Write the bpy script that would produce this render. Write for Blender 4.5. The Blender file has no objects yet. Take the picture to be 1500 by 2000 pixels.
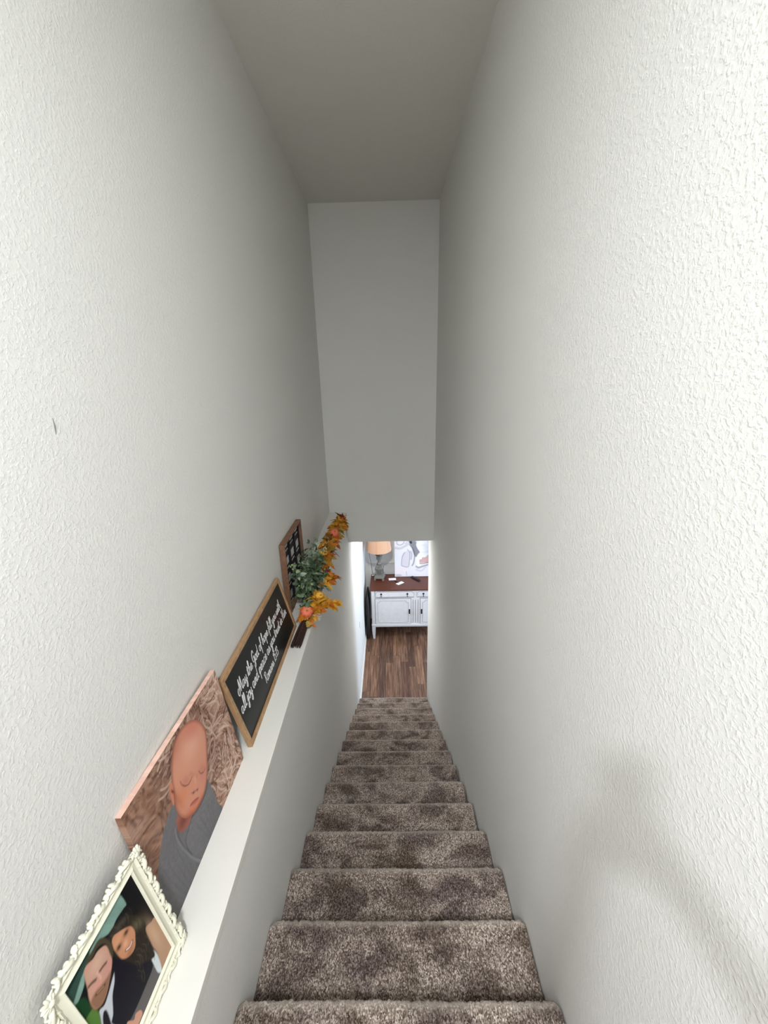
import bpy, bmesh, math, random
import numpy as np
from mathutils import Vector, Matrix

# ------------------------------------------------------------------ camera, world, lights, exposure
SC = bpy.context.scene
COL = SC.collection
CAMZ = 4.4796
cd = bpy.data.cameras.new('camera'); cam = bpy.data.objects.new('camera', cd); COL.objects.link(cam)
cd.sensor_fit = 'HORIZONTAL'; cd.sensor_width = 36.0; cd.lens = 780/1500*36.0
cd.clip_start = 0.02; cd.clip_end = 60
_r = Vector((0.99968750, 0.00935696, -0.02318079)); _d = Vector((-0.01893597, -0.32192971, -0.94657419)); _f = Vector((-0.01631965, 0.94671733, -0.32165192))
cam.matrix_world = Matrix(((_r.x, -_d.x, -_f.x, 0), (_r.y, -_d.y, -_f.y, 0), (_r.z, -_d.z, -_f.z, CAMZ), (0, 0, 0, 1)))
SC.camera = cam
w = bpy.data.worlds.new('world'); SC.world = w; w.use_nodes = True
bg = w.node_tree.nodes['Background']; bg.inputs[0].default_value = (0.75, 0.87, 1.0, 1); bg.inputs[1].default_value = 0.6
SC.view_settings.view_transform = 'Standard'; SC.view_settings.look = 'None'
SC.view_settings.exposure = 0.0; SC.view_settings.gamma = 1.0; SC.view_settings.use_curve_mapping = False
SC.cycles.max_bounces = 10; SC.cycles.diffuse_bounces = 6

def area(name, loc, rot, sx, sy, power, col=(1, 1, 1), shape='RECTANGLE', spread=math.pi):
    l = bpy.data.lights.new(name, 'AREA'); l.shape = shape; l.size = sx
    if shape in ('RECTANGLE', 'ELLIPSE'): l.size_y = sy
    l.energy = power; l.color = col; l.spread = spread
    o = bpy.data.objects.new(name, l); COL.objects.link(o); o.location = loc; o.rotation_euler = rot
    return o
# upstairs: flush ceiling lamps over the hall behind the camera, plus an added soft fill from the hall's end
area('hall_lamp_light', (-0.83, -1.10, 5.86), (0, 0, 0), 0.15, 0.15, 70, (0.90, 0.95, 1.0), 'DISK')
area('landing_lamp_light', (0.08, -0.84, 5.88), (0, 0, 0), 0.30, 0.30, 90, (0.90, 0.95, 1.0), 'DISK')
area('hall_fill_light', (-0.6, -3.05, 4.5), (math.radians(90), 0, 0), 1.6, 1.5, 18, (0.97, 0.985, 1.0))  # unseen fill, added to lift the far end of the stairwell
# downstairs: a recessed ceiling lamp and the daylight of a window on the right
area('room_lamp_light', (-0.12, 5.12, 2.68), (0, 0, 0), 0.10, 0.10, 21, (1.0, 0.97, 0.94), 'DISK')
area('room_window_light', (3.42, 5.75, 1.45), (0, math.radians(90), 0), 1.3, 1.5, 112, (0.66, 0.80, 1.0))

# ------------------------------------------------------------------ helpers
def s2l(c):
    c = np.asarray(c, float)/255.0
    return np.where(c <= .04045, c/12.92, ((c+.055)/1.055)**2.4)
def rgb(r, g, b): return tuple(float(v) for v in s2l((r, g, b)))+(1.0,)
def mat(name, col=(.5, .5, .5, 1), rough=.6, metal=0., spec=.5):
    m = bpy.data.materials.new(name); m.use_nodes = True
    b = m.node_tree.nodes['Principled BSDF']
    b.inputs['Base Color'].default_value = col; b.inputs['Roughness'].default_value = rough
    b.inputs['Metallic'].default_value = metal; b.inputs['Specular IOR Level'].default_value = spec
    return m
def N(m, t, **kw):
    n = m.node_tree.nodes.new(t)
    for k, v in kw.items():
        if k.startswith('i_'): n.inputs[k[2:].replace('_', ' ')].default_value = v
        else: setattr(n, k, v)
    return n
def L(m, a, b): m.node_tree.links.new(a, b)
def bsdf(m): return m.node_tree.nodes['Principled BSDF']
def coords(m, kind='Object', scale=(1, 1, 1)):
    tc = N(m, 'ShaderNodeTexCoord'); mp = N(m, 'ShaderNodeMapping'); mp.inputs['Scale'].default_value = scale
    L(m, tc.outputs[kind], mp.inputs['Vector']); return mp.outputs['Vector']
def ramp(m, fac, stops):
    r = N(m, 'ShaderNodeValToRGB'); e = r.color_ramp.elements
    e[0].position, e[0].color = stops[0]; e[1].position, e[1].color = stops[-1]
    for p, c in stops[1:-1]:
        k = e.new(p); k.color = c
    L(m, fac, r.inputs['Fac']); return r.outputs['Color']
def noise(m, vec, scale, detail=2., rough=.5, dist=0.):
    n = N(m, 'ShaderNodeTexNoise'); n.inputs['Scale'].default_value = scale; n.inputs['Detail'].default_value = detail
    n.inputs['Roughness'].default_value = rough; n.inputs['Distortion'].default_value = dist
    L(m, vec, n.inputs['Vector']); return n.outputs['Fac']
def bump(m, h, dist, strength=1.):
    b = N(m, 'ShaderNodeBump'); b.inputs['Distance'].default_value = dist; b.inputs['Strength'].default_value = strength
    L(m, h, b.inputs['Height']); L(m, b.outputs['Normal'], bsdf(m).inputs['Normal']); return b

def wood(name, dark, light, rough=.5, scale=(1, 1, 1), grain=30., spec=.4):
    m = mat(name, light, rough, spec=spec); v = coords(m, 'Object', scale)
    f = noise(m, v, grain, 5, .6, 1.2)
    L(m, ramp(m, f, [(.25, dark), (.75, light)]), bsdf(m).inputs['Base Color']); bump(m, f, .0004, .5)
    return m
def vcol(name, rough=.6, spec=.3, fine=0.):
    m = mat(name, rough=rough, spec=spec); a = N(m, 'ShaderNodeAttribute'); a.attribute_name = 'Col'
    L(m, a.outputs['Color'], bsdf(m).inputs['Base Color'])
    if fine: bump(m, noise(m, coords(m), 900, 1), fine, .5)
    return m
def paint(name, col, size=70., dist=.0022, strength=.5, rough=.75, big=True):
    m = mat(name, col, rough, spec=.25); v = coords(m)
    a = noise(m, v, size, 2.5, .55, .35)
    r = N(m, 'ShaderNodeMapRange'); r.interpolation_type = 'SMOOTHSTEP'; L(m, a, r.inputs['Value'])
    r.inputs['From Min'].default_value = .42; r.inputs['From Max'].default_value = .68
    bump(m, r.outputs['Result'], dist, strength)
    return m

M = {}
M['wall'] = paint('wall_paint', (.735, .725, .692, 1), 118., .0013, .38)
M['ceil'] = paint('ceiling_paint', (.69, .68, .625, 1), 85., .0012, .3)
M['trim'] = mat('trim_white', rgb(226, 223, 216), .45)
M['lowwall'] = paint('room_wall_paint', (.70, .70, .69, 1), 75., .0012, .3)

class MB:
    'collects shapes into one mesh'
    def __init__(s): s.bm = bmesh.new()
    def box(s, x0, x1, y0, y1, z0, z1, bev=0., mtx=None):
        r = bmesh.ops.create_cube(s.bm, size=1.0); vs = r['verts']
        for v in vs: v.co = Vector(((x0+x1)/2+v.co.x*(x1-x0), (y0+y1)/2+v.co.y*(y1-y0), (z0+z1)/2+v.co.z*(z1-z0)))
        if bev:
            es = list({e for v in vs for e in v.link_edges})
            g = bmesh.ops.bevel(s.bm, geom=es, offset=bev, segments=2, profile=.5, affect='EDGES')
            vs = list({v for f in g['faces'] for v in f.verts} | {v for v in vs if v.is_valid})
        if mtx is not None:
            for v in vs: v.co = mtx @ v.co
        return s
    def prism(s, pts, z0, z1, mtx=None, bev=0.):
        n = len(pts); a = [s.bm.verts.new((p[0], p[1], z0)) for p in pts]; b = [s.bm.verts.new((p[0], p[1], z1)) for p in pts]
        fs = [s.bm.faces.new(a[::-1]), s.bm.faces.new(b)]
        for i in range(n): fs.append(s.bm.faces.new((a[i], a[(i+1) % n], b[(i+1) % n], b[i])))
        if mtx is not None:
            for v in a+b: v.co = mtx @ v.co
        return s
    def lathe(s, prof, seg=24, c=(0, 0, 0), sq=0., mtx=None):
        'profile [(r,z)] about z; closed ends'
        rings = []
        for r, z in prof:
            ring = []
            for k in range(seg):
                t = 2*math.pi*k/seg; ring.append(s.bm.verts.new((c[0]+r*math.cos(t), c[1]+r*math.sin(t), c[2]+z)))
            rings.append(ring)
        for a, b in zip(rings, rings[1:]):
            for k in range(seg): s.bm.faces.new((a[k], a[(k+1) % seg], b[(k+1) % seg], b[k]))
        s.bm.faces.new(rings[0][::-1]); s.bm.faces.new(rings[-1])
        if mtx is not None:
            for g in rings:
                for v in g: v.co = mtx @ v.co
        return s
    def tube(s, pts, rad, seg=8, taper=True):
        pts = [Vector(p) for p in pts]; n = len(pts)
        rads = rad if hasattr(rad, '__len__') else [rad]*n
        up = Vector((0, 0, 1)); rings = []
        for i, p in enumerate(pts):
            t = (pts[min(i+1, n-1)]-pts[max(i-1, 0)]).normalized()
            if abs(t.dot(up)) > .95: up = Vector((1, 0, 0)) if abs(t.x) < .9 else Vector((0, 1, 0))
            x = t.cross(up).normalized(); y = x.cross(t).normalized(); up = y
            rings.append([s.bm.verts.new(p+(x*math.cos(2*math.pi*k/seg)+y*math.sin(2*math.pi*k/seg))*rads[i]) for k in range(seg)])
        for a, b in zip(rings, rings[1:]):
            for k in range(seg): s.bm.faces.new((a[k], a[(k+1) % seg], b[(k+1) % seg], b[k]))
        s.bm.faces.new(rings[0][::-1]); s.bm.faces.new(rings[-1])
        return s
    def ball(s, c, r, sub=2, mtx=None):
        r_ = r if hasattr(r, '__len__') else (r, r, r)
        g = bmesh.ops.create_icosphere(s.bm, subdivisions=sub, radius=1.0)
        for v in g['verts']:
            v.co = Vector((v.co.x*r_[0], v.co.y*r_[1], v.co.z*r_[2]))
            if mtx is not None: v.co = mtx @ v.co
            v.co += Vector(c)
        return s
    def build(s, name, m=None, parent=None, smooth=False, mtx=None):
        bmesh.ops.recalc_face_normals(s.bm, faces=s.bm.faces[:])
        if mtx is not None: bmesh.ops.transform(s.bm, matrix=mtx, verts=s.bm.verts[:])
        me = bpy.data.meshes.new(name); s.bm.to_mesh(me); s.bm.free()
        if smooth:
            me.polygons.foreach_set('use_smooth', [True]*len(me.polygons))
            if smooth == 2:
                try: me.set_sharp_from_angle(angle=math.radians(40))
                except Exception: pass
        if m: me.materials.append(m)
        o = bpy.data.objects.new(name, me); COL.objects.link(o)
        if parent: o.parent = parent
        return o
def tag(o, label=None, cat=None, group=None, kind=None):
    for k, v in (('label', label), ('category', cat), ('group', group), ('kind', kind)):
        if v: o[k] = v
    return o
def empty(name, loc=(0, 0, 0), mtx=None):
    o = bpy.data.objects.new(name, None); COL.objects.link(o); o.empty_display_size = .05
    if mtx is not None: o.matrix_world = mtx
    else: o.location = loc
    return o
def struct(mb, name, m, parent=None, smooth=False):
    o = mb.build(name, m, parent, smooth)
    if not parent: o['kind'] = 'structure'
    return o
def inst(o, name, parent, mtx, m=None):
    c = o.copy(); c.name = name; COL.objects.link(c); c.parent = parent; c.matrix_basis = mtx
    return c

# ------------------------------------------------------------------ dimensions (metres; lower floor is z 0)
XL, XM, XR = -0.676, -0.4886, 0.4814        # upper left wall, half wall face, right wall
YE = 4.1766                                  # end wall
ZC, ZL, ZH = 5.928, 3.0666, 2.708            # upper ceiling, ledge top, lower ceiling
Y0, Z0, RUN, RISE = 0.6722, 2.6968, 0.27417, 0.17979
YB = 6.74                                    # lower room's back wall
YRE = 4.70                                   # right wall's end
ZLAND = Z0+RISE; YLAND = Y0-RUN

# ------------------------------------------------------------------ structure
wl = struct(MB().box(XL-.14, XL, -.55, YE+.14, 2.4, ZC+.05), 'wall_left', M['wall'])
hw = MB(); hw.box(XL-.138, XM, -.545, YE+.06, -.1, ZL-.026); hw.box(XL-.14, XM, YE+.06, YB+.1, -.1, ZH+.02)
struct(hw, 'wall_left_lower', M['wall'])
struct(MB().box(XR, XR+.13, -3.2, YRE, -.1, ZC+.05, bev=0.), 'wall_right', M['wall'])
struct(MB().box(XL-.02, XR+.02, YE, YE+.14, ZH, ZC+.05), 'wall_end', M['wall'])
struct(MB().box(-2.6, XR+.13, -3.2, YE+.1, ZC, ZC+.12), 'ceiling', M['ceil'])
cap = MB().box(XL-.02, XM+.002, -.55, YE+.02, ZL-.028, ZL, bev=.002)
tr = struct(cap, 'trim_1', M['trim']); tr['label'] = 'long white ledge board on top of the low wall beside the stairs'
# hall behind the camera
hb = MB(); hb.box(-2.6, XR+.13, -3.3, -3.2, ZLAND-.2, ZLAND+.95); hb.box(-2.6, XR+.13, -3.3, -3.2, ZLAND+2.35, ZC+.05)
hb.box(-2.6, -1.5, -3.3, -3.2, ZLAND+.95, ZLAND+2.35); hb.box(.35, XR+.13, -3.3, -3.2, ZLAND+.95, ZLAND+2.35)
struct(hb, 'wall_hall_back', M['wall'])
struct(MB().box(-2.7, -2.6, -3.3, -.4, ZLAND-.2, ZC+.05), 'wall_hall_left', M['wall'])
struct(MB().box(-2.7, XL-.14, -.55, -.41, ZLAND-.2, ZC+.05), 'wall_hall_front', M['wall'])

# lower room shell
struct(MB().box(XM-.2, 3.62, YB, YB+.12, -.1, ZH+.05), 'wall_back', M['lowwall'])
lr = MB(); lr.box(3.5, 3.62, 4.5, YB+.1, -.1, .75); lr.box(3.5, 3.62, 4.5, YB+.1, 2.15, ZH+.05); lr.box(3.5, 3.62, 4.5, 4.98, .75, 2.15); lr.box(3.5, 3.62, 6.52, YB+.1, .75, 2.15)
struct(lr, 'wall_room_right', M['lowwall'])
struct(MB().box(XR+.006, 3.62, 4.46, YRE-.004, -.1, ZH+.05), 'wall_room_front', M['lowwall'])
struct(MB().box(XM-.1, 3.62, YE+.14, YB+.1, ZH, ZH+.12), 'ceiling.001', M['ceil'])
bb = MB(); bb.box(XM, XM+.014, Y0+14*RUN-.02, YB, 0, .095, bev=.002)
struct(bb, 'baseboard_left', M['trim'])
struct(MB().box(XM, 3.5, YB-.014, YB, 0, .095, bev=.002), 'baseboard_back', M['trim'])
# chair rail and its wainscot batten on the back wall
r2 = MB(); r2.box(-.415, 3.5, YB-.022, YB, 1.185, 1.225, bev=.004); r2.box(-.415, -.385, YB-.014, YB, .1, 1.185, bev=.002)
struct(r2, 'trim_2', M['trim'])
# windows (out of view; right one gives daylight, hall one backs the added fill)
def window(name, corners_box, axis):
    x0, x1, y0, y1, z0, z1 = corners_box; f = MB(); t = .05
    if axis == 'x':
        f.box(x0, x1, y0, y0+t, z0, z1); f.box(x0, x1, y1-t, y1, z0, z1); f.box(x0, x1, y0, y1, z0, z0+t); f.box(x0, x1, y0, y1, z1-t, z1); f.box(x0, x1, y0, y1, (z0+z1)/2-.02, (z0+z1)/2+.02)
    else:
        f.box(x0, x0+t, y0, y1, z0, z1); f.box(x1-t, x1, y0, y1, z0, z1); f.box(x0, x1, y0, y1, z0, z0+t); f.box(x0, x1, y0, y1, z1-t, z1); f.box((x0+x1)/2-.02, (x0+x1)/2+.02, y0, y1, z0, z1)
    return struct(f, name, M['trim'])
window('window_1', (3.52, 3.6, 4.98, 6.52, .75, 2.15), 'x')
window('window_2', (-1.5, .35, -3.28, -3.22, ZLAND+.95, ZLAND+2.35), 'y')

# small pencil-thin scuff on the left wall and the outlet plate by the bottom of the stairs
M['scuff'] = mat('scuff_grey', rgb(120, 120, 120), .8)
sc = MB().tube([(XL+.0002, .815, 4.416), (XL+.0008, .8135, 4.398), (XL+.0002, .812, 4.383)], [.0004, .0016, .0004], 6)
sc.build('scuff_mark', M['scuff'], wl)
ol = MB().box(XM, XM+.006, 5.04, 5.11, .96, 1.075, bev=.002).build('outlet_plate', M['trim'])
tag(ol, 'small white outlet plate on the bright wall left of the stair foot', 'outlet')

# ------------------------------------------------------------------ floor planks
def plank_mat():
    m = mat('plank_vinyl', rough=.42, spec=.4)
    oi = N(m, 'ShaderNodeObjectInfo'); tc = N(m, 'ShaderNodeTexCoord')
    ad = N(m, 'ShaderNodeVectorMath', operation='ADD'); L(m, tc.outputs['Object'], ad.inputs[0])
    cb = N(m, 'ShaderNodeCombineXYZ'); ml = N(m, 'ShaderNodeMath', operation='MULTIPLY'); ml.inputs[1].default_value = 37.
    L(m, oi.outputs['Random'], ml.inputs[0]); L(m, ml.outputs[0], cb.inputs['Z']); L(m, ml.outputs[0], cb.inputs['X']); L(m, cb.outputs[0], ad.inputs[1])
    mp = N(m, 'ShaderNodeMapping'); mp.inputs['Scale'].default_value = (10, .55, 1); L(m, ad.outputs[0], mp.inputs['Vector'])
    f = noise(m, mp.outputs[0], 4.2, 7, .66, .5)
    g = ramp(m, f, [(.30, rgb(54, 37, 29)), (.5, rgb(120, 90, 70)), (.74, rgb(172, 140, 116))])
    tone = ramp(m, oi.outputs['Random'], [(0, (.46, .42, .44, 1)), (.3, (.90, .84, .80, 1)), (.6, (1.0, .94, .86, 1)), (.8, (.78, .76, .80, 1)), (1, (.58, .50, .52, 1))])
    mx = N(m, 'ShaderNodeMix', data_type='RGBA', blend_type='MULTIPLY'); mx.inputs[0].default_value = 1.
    L(m, g, mx.inputs[6]); L(m, tone, mx.inputs[7]); L(m, mx.outputs[2], bsdf(m).inputs['Base Color'])
    bump(m, f, .0005, .4); return m
M['plank'] = plank_mat()
M['sub'] = mat('subfloor', rgb(40, 30, 26), .9)
fl = struct(MB().box(XM-.1, 3.6, 4.3, YB+.1, -.1, -.004), 'floor', M['sub'])
rnd = random.Random(5)
PW = .122; lens = {}
x = XM; k = 0
while x < 3.5:
    y = 4.45-rnd.random()*.9
    while y < YB:
        ya, yb = max(y, 4.45), min(y+.92, YB)
        if yb-ya > .03:
            x1 = min(x+PW, 3.5); key = (round(x1-x, 4), round(yb-ya, 3))
            if key not in lens:
                o = MB().box(.0008, x1-x-.0008, .0008, yb-ya-.0008, -.004, 0, bev=.0008).build('plank', M['plank'], fl); lens[key] = o; o.location = (x, ya, 0)
            else: inst(lens[key], 'plank', fl, Matrix.Translation((x, ya, 0)))
        y += .92
    x += PW

# ------------------------------------------------------------------ carpeted stairs
def carpet_mat():
    m = mat('carpet', rough=1., spec=.05); v = coords(m, 'Object', (1, .62, 1))
    vo = N(m, 'ShaderNodeTexVoronoi'); vo.inputs['Scale'].default_value = 330.; L(m, v, vo.inputs['Vector'])
    sp = N(m, 'ShaderNodeSeparateColor'); L(m, vo.outputs['Color'], sp.inputs[0])
    f2 = noise(m, v, 240., 4, .75, .6)
    ad = N(m, 'ShaderNodeMath', operation='MULTIPLY_ADD'); ad.inputs[1].default_value = .42; L(m, sp.outputs[0], ad.inputs[0])
    m2 = N(m, 'ShaderNodeMath', operation='MULTIPLY'); m2.inputs[1].default_value = .58; L(m, f2, m2.inputs[0]); L(m, m2.outputs[0], ad.inputs[2])
    c = ramp(m, ad.outputs[0], [(.24, rgb(58, 48, 42)), (.44, rgb(122, 107, 96)), (.58, rgb(160, 144, 132)), (.76, rgb(224, 211, 199))])
    big = noise(m, coords(m, 'Object', (1, 1.4, 1)), 5.5, 3, .6, .5); hue = noise(m, coords(m), 3.3, 1)
    dk = ramp(m, hue, [(.4, (.40, .36, .31, 1)), (.6, (.39, .35, .37, 1))])
    t = N(m, 'ShaderNodeMix', data_type='RGBA'); r_ = N(m, 'ShaderNodeMapRange'); r_.interpolation_type = 'SMOOTHSTEP'; r_.inputs['From Min'].default_value = .36; r_.inputs['From Max'].default_value = .60; L(m, big, r_.inputs['Value'])
    L(m, r_.outputs[0], t.inputs[0]); L(m, dk, t.inputs[6]); t.inputs[7].default_value = (1, 1, 1, 1)
    mx = N(m, 'ShaderNodeMix', data_type='RGBA', blend_type='MULTIPLY'); mx.inputs[0].default_value = 1.
    L(m, c, mx.inputs[6]); L(m, t.outputs[2], mx.inputs[7])
    # light caught on each nosing edge, painted into the pile colour
    wa = N(m, 'ShaderNodeAttribute'); wa.attribute_name = 'nosing_light'
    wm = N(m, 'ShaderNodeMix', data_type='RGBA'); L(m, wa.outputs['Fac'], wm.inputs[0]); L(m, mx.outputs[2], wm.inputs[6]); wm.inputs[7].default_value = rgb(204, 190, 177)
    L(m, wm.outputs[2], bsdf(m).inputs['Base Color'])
    bsdf(m).inputs['Sheen Weight'].default_value = .15
    bump(m, ad.outputs[0], .004, .8); return m
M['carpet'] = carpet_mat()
st = tag(empty('staircase', (0, Y0, ZLAND)), 'straight flight of stairs covered in brown speckled carpet', 'stairs')
def step_mesh(n, name, parent, y_back, y_nose, z, drop, fine):
    'closed carpeted step: tread, rounded nose, riser'
    rg = np.random.default_rng(100+n)
    R = .021; prof = []
    ds = .004 if fine else .012
    for yy in np.arange(y_back, y_nose-R, ds): prof.append((yy, z))
    for a in np.linspace(0, math.pi*.95, 9 if fine else 6): prof.append((y_nose-R+R*math.sin(a), z-R+R*math.cos(a)))
    yr = y_nose-.03
    for zz in np.arange(z-2*R-.004, z-drop, -(.012 if fine else .03)): prof.append((yr, zz))
    prof.append((yr, z-drop)); prof.append((y_back, z-drop))
    prof = np.array(prof); ns = len(prof)
    e = .004+.004*rg.random()
    xs = np.arange(XM+.002, XR-.002, ds*1.02); nx = len(xs)
    tan = np.roll(prof, -1, 0)-np.roll(prof, 1, 0); nrm = np.stack([-tan[:, 1], tan[:, 0]], 1); nrm /= np.linalg.norm(nrm, axis=1)[:, None]+1e-9
    X = np.repeat(xs[:, None], ns, 1); Y = np.repeat(prof[None, :, 0], nx, 0); Z = np.repeat(prof[None, :, 1], nx, 0)
    j = rg.random((nx, ns)); j = (j+np.roll(j, 1, 0)+np.roll(j, 1, 1))/3
    low = sum(np.cos(xs*f+rg.random()*6)*a for f, a in ((7, .5), (17, .3), (41, .2)))
    dsp = (j-.5)*(.009 if fine else .006); dsp[:, -2:] = 0
    nose = np.exp(-((prof[:, 0]-y_nose)/.03)**2)[None, :]*(prof[:, 1] > z-.06)[None, :]
    edge = np.minimum(xs-XM, XR-xs); droop = -.008*np.exp(-(edge/.014)**2)
    Y += nrm[None, :, 0]*dsp+nose*(low[:, None]*.0022+droop[:, None]); Z += nrm[None, :, 1]*dsp+nose*droop[:, None]*.8
    co = np.stack([X, Y, Z], 2).reshape(-1, 3)
    a = (np.arange(nx-1)[:, None]*ns+np.arange(ns)[None, :]); b = (np.arange(nx-1)[:, None]*ns+(np.arange(ns)+1)[None, :] % ns)
    q = np.stack([a, b, b+ns, a+ns], 2).reshape(-1, 4).tolist()
    q.append(list(range(ns))[::-1]); q.append(list(range((nx-1)*ns, nx*ns)))
    me = bpy.data.meshes.new(name); me.from_pydata(co.tolist(), [], q); me.polygons.foreach_set('use_smooth', [True]*len(me.polygons)); me.materials.append(M['carpet'])
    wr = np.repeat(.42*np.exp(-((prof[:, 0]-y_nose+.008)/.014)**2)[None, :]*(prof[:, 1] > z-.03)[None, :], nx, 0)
    at = me.attributes.new('nosing_light', 'FLOAT', 'POINT'); at.data.foreach_set('value', wr.astype(np.float32).ravel())
    o = bpy.data.objects.new(name, me); COL.objects.link(o); o.parent = parent; o.matrix_parent_inverse = Matrix.Translation((0, Y0, ZLAND)).inverted()
    return o
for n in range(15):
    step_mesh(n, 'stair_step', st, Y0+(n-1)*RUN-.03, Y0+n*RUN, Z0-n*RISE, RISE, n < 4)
fu = MB().box(-2.6, XM, -3.2, -.55, ZLAND-.2, ZLAND); fu.box(XM, XR, -3.2, YLAND-.03, ZLAND-.2, ZLAND)
fu.tube([(XM, YLAND-.03, ZLAND-.021), (XR, YLAND-.03, ZLAND-.021)], .021, 12)
struct(fu, 'floor.001', M['carpet'])

# ------------------------------------------------------------------ printing: numpy painter on a grid
def vnoise(x, y, seed=0):
    xi, yi = np.floor(x).astype(np.int64), np.floor(y).astype(np.int64); fx, fy = x-xi, y-yi
    fx = fx*fx*(3-2*fx); fy = fy*fy*(3-2*fy)
    def h(a, b):
        n = (a*374761393+b*668265263+seed*1442695041) & 0x7fffffff
        n = ((n ^ (n >> 13))*1274126177) & 0x7fffffff
        return ((n ^ (n >> 16)) & 0xffff)/65535.0
    return (h(xi, yi)*(1-fx)+h(xi+1, yi)*fx)*(1-fy)+(h(xi, yi+1)*(1-fx)+h(xi+1, yi+1)*fx)*fy
def fbm(x, y, o=4, seed=0): return sum(vnoise(x*2**k, y*2**k, seed+k)*.5**k for k in range(o))/sum(.5**k for k in range(o))
def smooth_closed(p, n=6, closed=True):
    p = np.array(p, float); N_ = len(p); out = []
    for i in range(N_ if closed else N_-1):
        g = (lambda j: p[j % N_]) if closed else (lambda j: p[min(max(j, 0), N_-1)])
        a, b, c, d = g(i-1), g(i), g(i+1), g(i+2)
        for t in np.linspace(0, 1, n, endpoint=False): out.append(.5*((2*b)+(-a+c)*t+(2*a-5*b+4*c-d)*t*t+(-a+3*b-3*c+d)*t**3))
    if not closed: out.append(p[-1])
    return np.array(out)
class Canvas:
    def __init__(s, w, h, nx, ny):
        s.w, s.h, s.nx, s.ny = w, h, nx, ny
        s.U, s.V = np.meshgrid(np.linspace(0, w, nx), np.linspace(0, h, ny)); s.C = np.zeros((ny, nx, 3))
    def sd(s, poly, closed=True, sm=True):
        p = smooth_closed(poly, 6, closed) if sm else np.array(poly, float)
        d2 = np.full(s.U.shape, 1e9); ins = np.zeros(s.U.shape, bool); n = len(p)
        for i in range(n if closed else n-1):
            a, b = p[i], p[(i+1) % n]; e = b-a; L2 = e@e+1e-12
            t = np.clip(((s.U-a[0])*e[0]+(s.V-a[1])*e[1])/L2, 0, 1)
            d2 = np.minimum(d2, (s.U-a[0]-t*e[0])**2+(s.V-a[1]-t*e[1])**2)
            if closed:
                c = (a[1] > s.V) != (b[1] > s.V)
                xx = a[0]+(s.V-a[1])/((b[1]-a[1]) if abs(b[1]-a[1]) > 1e-12 else 1e-12)*e[0]
                ins ^= c & (s.U < xx)
        d = np.sqrt(d2); return np.where(ins, -d, d)
    def mask(s, d, soft): return np.clip(.5-d/soft, 0, 1)
    def fill(s, poly, col, soft=.002, op=1., sm=True, tex=None):
        m = s.mask(s.sd(poly, True, sm), soft)*op; s.mix(col if tex is None else tex, m); return m
    def mix(s, col, m):
        c = s2l(col) if np.ndim(col) == 1 else col
        s.C = s.C*(1-m[..., None])+c*m[..., None]
    def line(s, pts, col, wd, soft=.002, op=1., sm=True):
        m = s.mask(s.sd(pts, False, sm)-wd/2, soft)*op; s.mix(col, m)
    def stroke(s, pts, col, wd, soft=.002, op=1.):
        'a line painted only inside its own bounding window'
        p = np.array(pts, float); r = wd+soft
        i0, i1 = np.searchsorted(s.U[0], [p[:, 0].min()-r, p[:, 0].max()+r]); j0, j1 = np.searchsorted(s.V[:, 0], [p[:, 1].min()-r, p[:, 1].max()+r])
        if i1-i0 < 2 or j1-j0 < 2: return
        t = Canvas.__new__(Canvas); t.U, t.V, t.C = s.U[j0:j1, i0:i1], s.V[j0:j1, i0:i1], s.C[j0:j1, i0:i1]
        t.line(pts, col, wd, soft, op); s.C[j0:j1, i0:i1] = t.C
    def blob(s, c, rx, ry, col, op=1., ang=0., clip=None, p=1.):
        u, v = s.U-c[0], s.V-c[1]; ca, sa = math.cos(ang), math.sin(ang)
        m = np.exp(-(((u*ca+v*sa)/rx)**2+((-u*sa+v*ca)/ry)**2)**p)*op
        if clip is not None: m = m*clip
        s.mix(col, m)
    def build(s, name, m, parent, mtx=None, thick=0., wrap=None):
        'front sheet in local x (along), y (up), z (out); optional solid with depth'
        nx, ny = s.nx, s.ny
        co = np.stack([s.U, s.V, np.zeros_like(s.U)], 2).reshape(-1, 3); col = s.C.reshape(-1, 3)
        idx = np.arange(nx*ny).reshape(ny, nx)
        q = np.stack([idx[:-1, :-1], idx[:-1, 1:], idx[1:, 1:], idx[1:, :-1]], 2).reshape(-1, 4)
        per = np.concatenate([idx[0, :], idx[1:, -1], idx[-1, -2::-1], idx[-2:0:-1, 0]])
        if thick:
            k = len(per); n0 = len(co); pc = co[per]; f2 = pc.copy(); b = pc.copy(); b[:, 2] = -thick
            cc = col[per] if wrap is None else wrap(pc, col[per])
            co = np.concatenate([co, f2, b]); col = np.concatenate([col, cc, cc])
            i = np.arange(k); j = (i+1) % k
            q = np.concatenate([q, np.stack([n0+i, n0+k+i, n0+k+j, n0+j], 1)])
        faces = q.tolist()
        if thick: faces.append((n0+k+np.arange(k))[::-1].tolist())
        me = bpy.data.meshes.new(name); me.from_pydata(co.tolist(), [], faces)
        at = me.color_attributes.new('Col', 'FLOAT_COLOR', 'POINT')
        at.data.foreach_set('color', np.concatenate([col, np.ones((len(col), 1))], 1).astype(np.float32).ravel())
        me.materials.append(m); o = bpy.data.objects.new(name, me); COL.objects.link(o)
        if parent: o.parent = parent
        if mtx is not None: o.matrix_basis = mtx
        return o
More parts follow.
